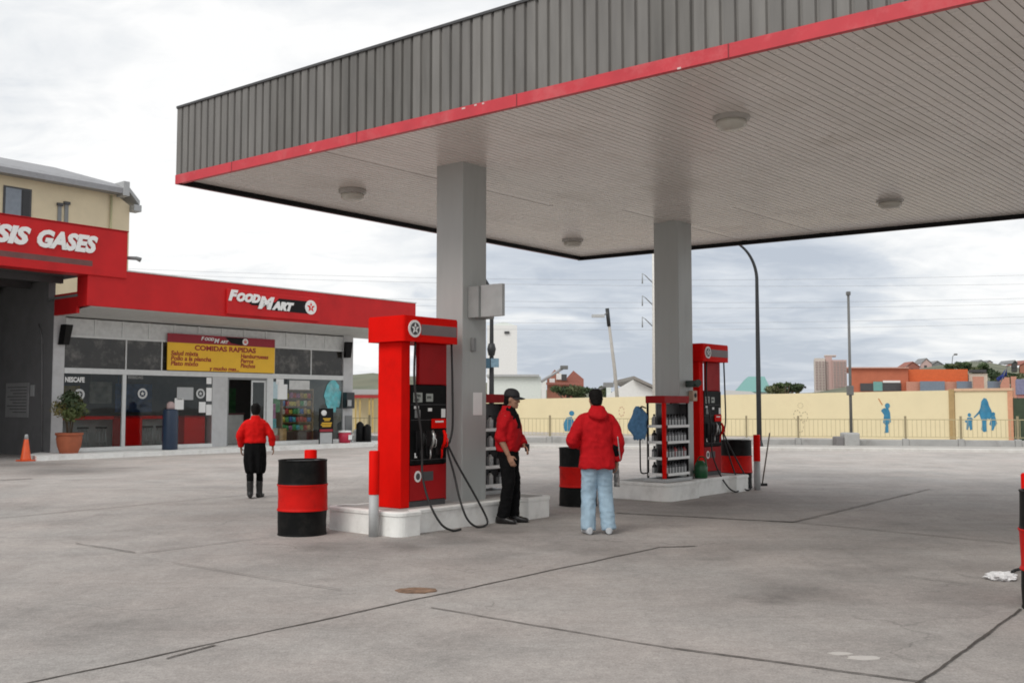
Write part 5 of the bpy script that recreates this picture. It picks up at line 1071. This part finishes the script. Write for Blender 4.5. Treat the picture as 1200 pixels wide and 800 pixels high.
# trees and bushes beyond the wall
TL = [mat('leaf_dark', (.035, .062, .022), .6, var=.35), mat('leaf_mid', (.065, .10, .036), .6, var=.35), mat('leaf_olive', (.11, .125, .055), .6, var=.35)]
BARK = mat('bark', (.09, .07, .05), .9)
def tree(name, label, cat, px0, px1, pyt, pyb, d, n=500, ls=.32, seed=1, grp='trees beyond the yellow wall'):
    c = at((px0+px1)/2, (pyt+pyb)/2, d); w_ = abs(at(px1, pyb, d).x-at(px0, pyb, d).x)/2; h_ = (at(px0, pyt, d).z-at(px0, pyb, d).z)/2
    t_ = thing(name, label, cat, (c.x, d, 0), 0, grp); rng = random.Random(seed)
    mb = MB(); mb.tube([(0, 0, 0), (.1, 0, c.z*.5), (0, 0, c.z)], [.22, .17, .1], 8)
    for k in range(5): a = rng.uniform(0, 6.28); mb.tube([(0, 0, c.z*.55), (w_*.35*math.cos(a), .5*math.sin(a), c.z*.8), (w_*.7*math.cos(a), w_*.5*math.sin(a), c.z+h_*.4*rng.random())], [.1, .07, .03], 6)
    mb.build('trunk', BARK, t_)
    mb = MB()
    for k in range(15):
        mb.mi = k % 3; ox = rng.uniform(-.80, .80); cc = (ox*w_, rng.uniform(-.5, .5)*w_*.6, c.z+h_*rng.uniform(-.5, .62)*(1-.45*abs(ox)))
        q_ = rng.uniform(.6, 1.15); leaves(mb, n//11, cc, (w_*.32*q_, w_*.30*q_, h_*.40*q_), ls*.85, seed*10+k, shell=.3)
    mb.build('crown', TL, t_); return t_
tree('bush', 'dense dark green bush behind the wall in front of the brick house', 'bush', 641, 690, 450, 470, 80, n=2600, ls=.22, seed=3)
tree('tree', 'round green tree behind the wall right of the dark street lamp', 'tree', 899, 939, 446, 464, 105, n=2000, ls=.30, seed=5)
tree('tree', 'sparse greyish little tree behind the man in jeans', 'tree', 690, 716, 450, 470, 90, n=500, ls=.22, seed=7)
tree('tree', 'dark shrubby tree on the hill under the flag', 'tree', 1158, 1200, 432, 452, 180, n=1600, ls=.5, seed=9)
tree('tree', 'low green tree on the hill left of the flag', 'tree', 1108, 1140, 424, 436, 260, n=900, ls=.6, seed=11)
tree('tree', 'wide green shrub on the hill crest above the pale block', 'tree', 1138, 1165, 425, 440, 240, n=900, ls=.6, seed=12)
# things seen between the shop and the nearer pump
yk = thing('yellow_booth', 'yellow booth with grey roof and red beam right of the shop', 'booth', (0, 0, 0)); d = 58
blk(yk, 'back_wall', 408, 446, 466.5, d, .3, YWALL); blk(yk, 'roof', 402, 446, 456, d-1.5, 5, LGREY, pyb=462); blk(yk, 'red_beam', 412, 446, 462.6, d-1.6, .3, mat('beam_red', (.35, .03, .03), .6), pyb=466.3)
for px in (416, 421, 432, 436): blk(yk, 'post', px, px+1.8, 466.5, d-1.5, .12, mat('post_yellow', (.5, .36, .12), .6))
for i, (px, h_, m_, lab) in enumerate(((418.5, .62, WHITE, 'left white'), (423, .9, BLACKP, 'taller black'), (427, .66, WHITE, 'right white'), (431.5, .8, BLACKP, 'right black'))):
    g = G(px, 521); mb = MB(); mb.lathe([(.001, 0), (.16, 0), (.15, h_*.9), (.06, h_), (.001, h_+.02)], seg=12); tag(mb.build('guard_post', m_, None, (g.x, g.y-.3*(i % 2), 0)), '%s guard post standing right of the shop step' % lab, 'post', 'short posts right of the shop')
# ------------------------------------------------------------------ people
def ring(c, rx, ry, n=18, ax=None, ay=None, pw=2.0):
    c = Vector(c); ax = ax or Vector((1, 0, 0)); ay = ay or Vector((0, 1, 0)); out = []
    for i in range(n):
        a = 2*math.pi*i/n; ca, sa = math.cos(a), math.sin(a)
        out.append(c+ax*(rx*math.copysign(abs(ca)**(2/pw), ca))+ay*(ry*math.copysign(abs(sa)**(2/pw), sa)))
    return out
def limb(mb, pts, rad, seg=14, sub=4, flat=1.0):
    P_ = bez(pts, sub); n = len(pts)-1; rr = []
    for i in range(len(P_)):
        u_ = i/sub; k = min(int(u_), n-1); f = u_-k; rr.append(rad[k]*(1-f)+rad[k+1]*f)
    mb.tube(P_, rr, seg)
def remesh(mb, name, mats, parent, vox, smooth=3, fn=None, fac=.5):
    me = bpy.data.meshes.new('tmp'); bmesh.ops.recalc_face_normals(mb.bm, faces=mb.bm.faces[:]); mb.bm.to_mesh(me); mb.bm.free()
    o = bpy.data.objects.new('tmp', me); COL.objects.link(o); md = o.modifiers.new('r', 'REMESH'); md.mode = 'VOXEL'; md.voxel_size = vox
    m2 = bpy.data.meshes.new_from_object(o.evaluated_get(bpy.context.evaluated_depsgraph_get())); bpy.data.objects.remove(o); bpy.data.meshes.remove(me)
    bm = bmesh.new(); bm.from_mesh(m2)
    for _ in range(smooth): bmesh.ops.smooth_vert(bm, verts=bm.verts[:], factor=fac, use_axis_x=True, use_axis_y=True, use_axis_z=True)
    bm.normal_update()
    if fn:
        mv = [(v, fn(v.co, v.normal)) for v in bm.verts]
        for v, d_ in mv: v.co += d_
    for f in bm.faces: f.smooth = True
    bm.to_mesh(m2); bm.free(); m2.name = name; m2.materials.clear()
    for m in (mats if isinstance(mats, list) else [mats]): m2.materials.append(m)
    o = bpy.data.objects.new(name, m2); COL.objects.link(o); o.parent = parent; return o
def folds(amp, fz=9, seed=0):
    def fn(co, nr):
        w_ = noise.noise(co*3.1+Vector((seed, 0, 0)))*.12
        a_ = 1-abs(noise.noise(Vector(((co.x+w_)*7+seed, (co.y-w_)*7, co.z*fz*.42+w_*6))))*2.4
        b_ = 1-abs(noise.noise(Vector((co.x*10+co.z*9+seed, co.y*10, co.z*fz*1.3-co.x*6))))*2.6
        return nr*((a_*.75+b_*.5-.45)*amp)
    return fn
SKIN = mat('skin_tan', (.34, .18, .115), .55, var=.06, scale=20); HAIRM = mat('hair_black', (.006, .005, .0045), .7, var=.3, scale=60, bump=.5, bscale=120, spec=.15)
def hand(mb, wr, d, side, palm_n, curl=.5, sc_=1.0):
    """wr wrist point, d direction of the fingers, palm_n palm normal, thumb towards `side` vector"""
    d = d.normalized(); side = (side-d*side.dot(d)).normalized(); pn = d.cross(side).normalized(); pn = pn if pn.dot(palm_n) > 0 else -pn
    mb.rings([ring(wr+d*z*sc_, a*sc_, b*sc_, 10, side, pn) for z, a, b in ((-.02, .027, .022), (.0, .028, .021), (.03, .036, .017), (.065, .041, .016), (.09, .040, .014), (.095, .034, .010))])
    for i, (o_, l_) in enumerate(((.030, .068), (.010, .076), (-.010, .071), (-.029, .055))):
        p = wr+d*.085*sc_+side*o_*sc_; dd = d.copy(); pts = [p-d*.02]; 
        for j in range(3):
            dd = (Matrix.Rotation(curl*(.35+.35*j)*(1 if True else 0), 3, d.cross(pn)) @ dd).normalized(); pts.append(pts[-1]+dd*l_*sc_*(.52, .36, .28)[j]+(d*.02 if j == 0 else Vector((0, 0, 0))))
        limb(mb, pts, [.0095*sc_, .0092*sc_, .0085*sc_, .0065*sc_], 8, 3)
    p = wr+d*.02*sc_+side*.026*sc_; t1_ = (d*.6+side*.75+pn*.35).normalized(); t2_ = (d*.9+side*.25+pn*.4).normalized()
    limb(mb, [p-side*.012, p+t1_*.032*sc_, p+t1_*.032*sc_+t2_*.032*sc_, p+t1_*.032*sc_+t2_*.056*sc_], [.014*sc_, .0125*sc_, .0105*sc_, .008*sc_], 8, 3)
def head(mb, c, M, s_=1.0):
    """head centre c (mid height), M rotation, faces +Y"""
    prof = [(-.115, .030, .034, .040), (-.105, .044, .050, .030), (-.08, .056, .070, .016), (-.05, .064, .082, .006), (-.02, .069, .090, .0), (.01, .073, .095, -.003), (.04, .075, .098, -.006), (.07, .070, .092, -.008), (.095, .056, .074, -.010), (.112, .034, .045, -.012), (.117, .012, .016, -.012)]
    mb.rings([[c+M @ (Vector(v)*s_) for v in ring((0, oy, z), rx, ry, 20, pw=2.15)] for z, rx, ry, oy in prof])
    def blob(p, r_, n=8):
        mb.rings([[c+M @ (Vector(v)*s_) for v in ring((p[0], p[1], p[2]+r_[2]*math.sin(t_)), r_[0]*math.cos(t_), r_[1]*math.cos(t_), n)] for t_ in [math.radians(a) for a in (-80, -45, -15, 15, 45, 80)]])
    blob((0, .093, -.022), (.016, .024, .020)); blob((0, .088, .002), (.010, .016, .026)); blob((0, .082, -.066), (.024, .016, .008)); blob((0, .080, -.076), (.022, .016, .008)); blob((0, .074, -.102), (.026, .020, .016))
    blob((0, .082, .022), (.050, .012, .010)); blob((.036, .062, -.028), (.026, .024, .022)); blob((-.036, .062, -.028), (.026, .024, .022))
    for k in (-1, 1): blob((k*.074, -.004, -.012), (.012, .020, .032)); 
def eyes(parent, c, M):
    mb = MB()
    for k in (-1, 1):
        t_ = bmesh.new(); bmesh.ops.create_icosphere(t_, subdivisions=2, radius=.0115)
        for v in t_.verts: v.co = c+M @ (v.co+Vector((k*.031, .079, .004)))
        mb.add(t_)
    mb.build('eyes', mat('eye_dark', (.05, .04, .035), .2), parent)
SHZ = 1.355
def person(label, loc, rot, H, P, top, bottom, shoe, kind):
    r = thing('person', label, 'person', loc, rot); k = H/1.72
    V = lambda *a: Vector(a)*k
    sh = {1: V(*P['shR']), -1: V(*P['shL'])}; el = {1: V(*P['elR']), -1: V(*P['elL'])}; wr = {1: V(*P['wrR']), -1: V(*P['wrL'])}
    hp = {1: V(.09, 0, .90), -1: V(-.09, 0, .90)}; kn = {1: V(*P['knR']), -1: V(*P['knL'])}; an = {1: V(*P['anR']), -1: V(*P['anL'])}
    tx = P.get('toe', {1: .12, -1: -.12}); HM = Matrix.Rotation(P.get('hyaw', 0), 3, 'Z') @ Matrix.Rotation(P.get('hpitch', 0), 3, 'X'); hc = V(*P['head'])
    # continuous body
    mb = MB()
    mb.rings([ring(V(0, y, z), a*k, b*k, 20, pw=2.3) for z, a, b, y in ((.80, .10, .09, 0), (.86, .155, .105, 0), (.95, .160, .11, 0), (1.05, .142, .098, 0), (1.16, .15, .102, .002), (1.28, .165, .108, .004), (1.38, .165, .10, 0), (1.44, .115, .075, -.008), (1.48, .062, .060, -.008))])
    limb(mb, [V(0, -.012, 1.42), V(0, -.006, 1.48), hc+Vector((0, -.01, -.075))*k], [.066*k, .058*k, .056*k], 14)
    head(mb, hc, HM, k)
    for s in (1, -1):
        limb(mb, [sh[s]+Vector((-s*.05, 0, -.01)), sh[s], (sh[s]+el[s])/2, el[s], el[s].lerp(wr[s], .35), wr[s]], [.055*k, .056*k, .047*k, .039*k, .041*k, .028*k], 14)
        d_ = (wr[s]-el[s]).normalized(); d_ = (d_+Vector(P.get('hand%d' % s, (0, 0, 0)))).normalized()
        hand(mb, wr[s]+d_*.01, d_, Vector(P.get('thumb%d' % s, (0, 1, 0))), Vector(P.get('palm%d' % s, (-s, 0, 0))), P.get('curl', .7), k)
        limb(mb, [hp[s]+Vector((0, 0, .03)), hp[s], hp[s].lerp(kn[s], .5), kn[s], kn[s].lerp(an[s], .3), an[s]], [.082*k, .085*k, .072*k, .053*k, .054*k, .037*k], 14)
        f_ = Vector((math.sin(tx[s]), math.cos(tx[s]), 0)); mb.rings([ring(an[s]+f_*y*k+Vector((0, 0, z*k-.08*k)), a*k, b*k, 12, f_.cross(Vector((0, 0, 1))), Vector((0, 0, 1))) for y, z, a, b in ((-.06, .05, .03, .034), (0, .055, .034, .045), (.07, .038, .038, .03), (.13, .026, .038, .02), (.165, .022, .02, .012))])
    remesh(mb, 'body', SKIN, r, .0065, 2)
    eyes(r, hc, HM)
    # trousers
    mb = MB(); w_ = P.get('legw', 1.0)
    mb.rings([ring(V(0, y, z), a*k, b*k, 20, pw=2.4) for z, a, b, y in ((.80, .12, .105, -.005), (.86, .178, .128, -.01), (.93, .18, .132, -.01), (1.0, .168, .12, 0), (1.05, .162, .115, 0))])
    for s in (1, -1):
        cuff = an[s].lerp(kn[s], P.get('hem', .02)); up_ = P.get('brk', .0)
        rr = P.get('legr', (.098, .090, .078, .072, .070))
        limb(mb, [hp[s]+Vector((0, -.005, .03)), hp[s].lerp(kn[s], .35), kn[s], kn[s].lerp(cuff, .55), cuff], [q*k*w_ for q in rr], 16, 5)
    remesh(mb, P.get('bname', 'trousers'), bottom, r, .010, 2, folds(.011, 8, 3))
    # shoes
    for s in (1, -1):
        f_ = Vector((math.sin(tx[s]), math.cos(tx[s]), 0)); a0 = Vector((an[s].x, an[s].y, an[s].z-.08*k)); mb = MB()
        mb.rings([ring(a0+f_*y*k+Vector((0, 0, max(z, b)*k)), a*k, b*k, 14, f_.cross(Vector((0, 0, 1))), Vector((0, 0, 1)), pw=2.6) for y, z, a, b in ((-.095, .045, .026, .040), (-.075, .05, .042, .048), (-.01, .056, .045, .055), (.06, .046, .048, .045), (.12, .036, .052, .035), (.165, .032, .044, .031), (.19, .026, .024, .022))])
        mb.cyl(a0+Vector((0, -.01, .05))*k, a0+Vector((0, -.01, P.get('boot', .12)))*k, .058*k, .060*k, 14)
        remesh(mb, 'shoe', shoe, r, .008, 2)
    # upper garment
    mb = MB(); t0 = P['hemz']; fw = P.get('fat', 1.0)
    prof = [(t0, .195*P.get('flare', 1), .145*P.get('flare', 1), -.01), (t0+.03, .20*P.get('flare', 1), .15*P.get('flare', 1), -.01), ((t0+1.1)/2, .198, .145, -.008), (1.08, .19, .14, -.004), (1.2, .198, .142, 0), (1.28, .200, .140, 0), (1.35, .180, .124, -.004), (1.405, .140, .102, -.012), (1.455, .088, .080, -.012), (P.get('collar', 1.50), .070, .070, -.012)]
    mb.rings([ring(V(0, y, z), a*k*fw, b*k*fw, 22, pw=2.3) for z, a, b, y in prof])
    for s in (1, -1):
        cf = el[s].lerp(wr[s], P.get('slv%d' % s, .93)); sr = P.get('slr', (.075, .082, .074, .066, .058, .050))
        limb(mb, [sh[s]+Vector((-s*.10, 0, .035)), sh[s]+Vector((-s*.012, 0, -.012)), sh[s].lerp(el[s], .5), el[s], el[s].lerp(cf, .5), cf], [q*k for q in sr], 16, 5)
    if P.get('hood'):
        mb.rings([ring(V(0, y, z), a*k, b*k, 18) for z, a, b, y in ((1.34, .03, .02, -.13), (1.37, .085, .04, -.135), (1.41, .115, .06, -.12), (1.45, .115, .075, -.085), (1.49, .098, .082, -.045), (1.525, .078, .074, -.02))])
    remesh(mb, P.get('tname', 'jacket'), top, r, .0105, 3, folds(P.get('fold', .014), 6, 9))
    return r, k, hc, HM
def hairmesh(r, k, hc, HM, kind):
    mb = MB(); T = lambda v: hc+HM @ (Vector(v)*k)
    if kind == 'short':
        mb.rings([[T(v) for v in ring((0, oy, z), rx, ry, 20)] for z, rx, ry, oy in ((-.075, .050, .04, -.055), (-.055, .066, .055, -.045), (-.02, .077, .070, -.030), (.02, .082, .088, -.020), (.05, .083, .102, -.010), (.08, .078, .100, -.008), (.105, .064, .082, -.010), (.123, .040, .050, -.012), (.128, .01, .014, -.012))])
    elif kind == 'under_cap':
        mb.rings([[T(v) for v in ring((0, oy, z), rx, ry, 20)] for z, rx, ry, oy in ((-.13, .03, .022, -.085), (-.10, .050, .035, -.072), (-.05, .070, .055, -.048), (0, .079, .076, -.030), (.04, .080, .09, -.015), (.06, .07, .08, -.012))])
    else:
        mb.rings([[T(v) for v in ring((0, oy, z), rx, ry, 20)] for z, rx, ry, oy in ((-.09, .05, .04, -.05), (-.06, .072, .06, -.040), (-.02, .082, .078, -.026), (.02, .086, .094, -.014), (.06, .085, .104, -.008), (.095, .07, .086, -.010), (.122, .042, .05, -.012), (.128, .01, .014, -.012))])
    rng_ = random.Random(4)
    return remesh(mb, 'hair', HAIRM, r, .008, 1, lambda co, nr: nr*(.006*noise.noise(co*55)+.004*noise.noise(co*110)))
def cap(r, k, hc, HM):
    mb = MB(); T = lambda v: hc+HM @ (Vector(v)*k)
    mb.rings([[T(v) for v in ring((0, oy, z), rx, ry, 22)] for z, rx, ry, oy in ((.028, .085, .106, -.006), (.05, .087, .108, -.006), (.085, .083, .102, -.008), (.115, .066, .082, -.010), (.135, .040, .050, -.012), (.141, .01, .012, -.012))])
    rs = []
    for i in range(13):
        a = math.radians(-72+12*i); x = .082*math.sin(a); y0 = .082*math.cos(a); L_ = .095*max(.08, math.cos(a))**.55
        dz_ = -.02*abs(math.sin(a))**2
        rs.append([T((x, y0, .034+dz_)), T((x*1.0, y0+L_, .020+dz_*1.3)), T((x*1.0, y0+L_, .027+dz_*1.3)), T((x, y0, .044+dz_))])
    mb.rings(rs)
    return mb.build('cap', mat('cap_black', (.012, .012, .014), .75, var=.2, scale=30), r)
REDJ = mat('jacket_red_cloth', (.44, .008, .012), .8, var=.10, scale=12, bump=.3, bscale=160, spec=.12)
REDS = mat('shirt_red_cloth', (.62, .008, .007), .8, var=.10, scale=12, bump=.3, bscale=160, spec=.12)
BLKC = mat('black_cloth', (.006, .006, .0065), .9, var=.3, scale=15, bump=.3, bscale=160, spec=.1)
JEAN = mat('light_denim', (.33, .45, .545), .85, var=.16, scale=7, bump=.4, bscale=200, dirt=.5, dirtcol=(.18, .29, .41), dscale=4, spec=.2)
LEATH = mat('shoe_black', (.012, .011, .011), .4); SNEAK = mat('shoe_pale', (.48, .50, .52), .6, var=.15, scale=20)
# man in the cap, side on, facing right
g = G(596, 613)
P = dict(shR=(.175, 0, 1.365), shL=(-.175, .01, 1.365), elR=(.225, -.05, 1.115), elL=(-.21, .07, 1.12), wrR=(.215, .06, .885), wrL=(-.09, .19, 1.00), knR=(.095, .02, .49), knL=(-.09, .05, .49), anR=(.10, -.05, .08), anL=(-.09, .05, .08), head=(0, .045, 1.605), hyaw=0, hpitch=-.10, hemz=.93, collar=1.52, slv1=.30, slv_1=.5, thumb1=(0, 1, 0), curl=.6, slr=(.066, .080, .078, .071, .066, .062), flare=.95, fat=1.06, legw=1.10)
P['slv-1'] = .9; P['thumb-1'] = (1, .3, .4); P['palm-1'] = (.6, -.3, -1)
r1, k, hc, HM = person('man in black cap, red jacket and black trousers standing beside the nearer column', (g.x, g.y+.05, 0), R(-106), 1.73, P, REDJ, BLKC, LEATH, 'cap')
hairmesh(r1, k, hc, HM, 'under_cap'); cap(r1, k, hc, HM)
mb = MB(); mb.rings([ring(Vector((0, y, z))*k, a*k, b*k, 18) for z, a, b, y in ((1.12, .02, .02, .11), (1.16, .08, .06, .095), (1.24, .125, .085, .075), (1.33, .15, .085, .062), (1.40, .135, .080, .045), (1.46, .095, .075, .018), (1.505, .078, .072, .005), (1.525, .068, .062, .005))]); remesh(mb, 'black_collar', BLKC, r1, .009, 2, folds(.008, 9, 2))
mb = MB(); mb.rings([ring(Vector((0, -.008, z))*k, .187*k, .14*k, 24, pw=2.4) for z in (.985, .992, 1.02, 1.027)]); mb.build('belt', BLACKP, r1)
mb = MB(); mb.box(-.10, .21, .93, -.03, .26, 1.03, .012); mb.build('held_pouch', BLACKP, r1)
# man in jeans, back to us
g = G(700, 625)
P = dict(shR=(.18, 0, 1.355), shL=(-.18, 0, 1.355), elR=(.262, -.035, 1.10), elL=(-.315, -.06, 1.11), wrR=(.245, .05, .86), wrL=(-.13, .17, 1.05), knR=(.10, .03, .49), knL=(-.10, .02, .49), anR=(.135, -.02, .08), anL=(-.115, -.03, .08), head=(-.01, .02, 1.605), hyaw=.15, hpitch=-.08, hemz=.775, hood=True, fat=1.03, flare=1.06, fold=.013, legw=1.08, legr=(.105, .094, .082, .080, .082), hem=-.07, collar=1.53, slr=(.066, .080, .079, .075, .070, .060), curl=.95, tname='hooded_jacket', bname='jeans')
P['thumb1'] = (-.4, 1, 0); P['thumb-1'] = (.3, .5, .6)
r2, k, hc, HM = person('man seen from behind in red hooded jacket and pale blue jeans', (g.x, g.y, 0), R(4), 1.72, P, REDJ, JEAN, SNEAK, 'short')
hairmesh(r2, k, hc, HM, 'short')
# dark side panel and pale piping on the right sleeve
e_, w_ = Vector(P['elR'])*k, Vector(P['wrR'])*k
mb = MB(); limb(mb, [e_+Vector((-.022, .0, -.03)), e_.lerp(w_, .5)+Vector((-.020, -.006, 0)), e_.lerp(w_, .96)+Vector((-.016, -.004, 0))], [.066, .066, .058], 14); remesh(mb, 'sleeve_panel', BLKC, r2, .010, 2, folds(.008, 8, 1))
mb = MB(); mb.tube(bez([e_+Vector((-.03, -.088, .06)), e_.lerp(w_, .4)+Vector((.0, -.082, 0)), e_.lerp(w_, .9)+Vector((.03, -.066, 0))]), .006, 6); mb.build('piping', LGREY, r2)
pr = thing('rolled_paper', 'rolled dark printed paper held in the right hand of the man in jeans', 'paper', Vector((g.x, g.y, 0))+Matrix.Rotation(R(4), 3, 'Z') @ (w_+Vector((.0, .035, -.10))))
mb = MB(); rs = []
for i in range(11):
    z = .09-.30*i/10; rs.append([Vector((.034*(1+.1*math.sin(i*2+kk))*math.cos(2*math.pi*kk/14)+.012*i/10, .030*math.sin(2*math.pi*kk/14), z)) for kk in range(14)])
mb.rings(rs); mb.build('roll', mat('printed_paper', (.24, .23, .22), .7, var=.8, scale=26), pr)
# woman / attendant walking to the shop
g = G(298, 583)
P = dict(shR=(.17, 0, 1.355), shL=(-.17, 0, 1.355), elR=(.285, -.03, 1.14), elL=(-.27, -.03, 1.14), wrR=(.315, .02, .94), wrL=(-.255, .05, .92), knR=(.085, .10, .50), knL=(-.08, -.01, .49), anR=(.085, .08, .08), anL=(-.07, -.10, .09), head=(0, .02, 1.605), hyaw=0, hpitch=-.06, hemz=1.0, fat=1.0, flare=.97, legr=(.085, .078, .068, .060, .056), legw=1.0, hem=.1, slr=(.062, .075, .074, .070, .063, .055), boot=.30, tname='shirt', bname='leggings', curl=.6, fold=.010)
P['toe'] = {1: .3, -1: -.05}
r3, k, hc, HM = person('person in red shirt and knee length black breeches walking towards the shop', (g.x, g.y, 0), R(12), 1.56, P, REDS, BLKC, LEATH, 'f')
hairmesh(r3, k, hc, HM, 'f')
mb = MB(); mb.rings([ring(Vector((0, y, z))*k, a*k, b*k, 24, pw=2.3) for z, a, b, y in ((.46, .165, .13, .01), (.52, .185, .15, .01), (.70, .195, .16, 0), (.85, .20, .158, -.005), (.98, .188, .142, 0), (1.05, .178, .134, 0), (1.07, .17, .13, 0))])
def apron_f(co, nr):
    a = math.atan2(co.y, co.x); return nr*(.018*math.sin(a*7+co.z*4)*max(0, min(1, (1.0*k-co.z)*3)))+nr*.008*noise.noise(co*12)
remesh(mb, 'breeches', BLKC, r3, .012, 2, apron_f)
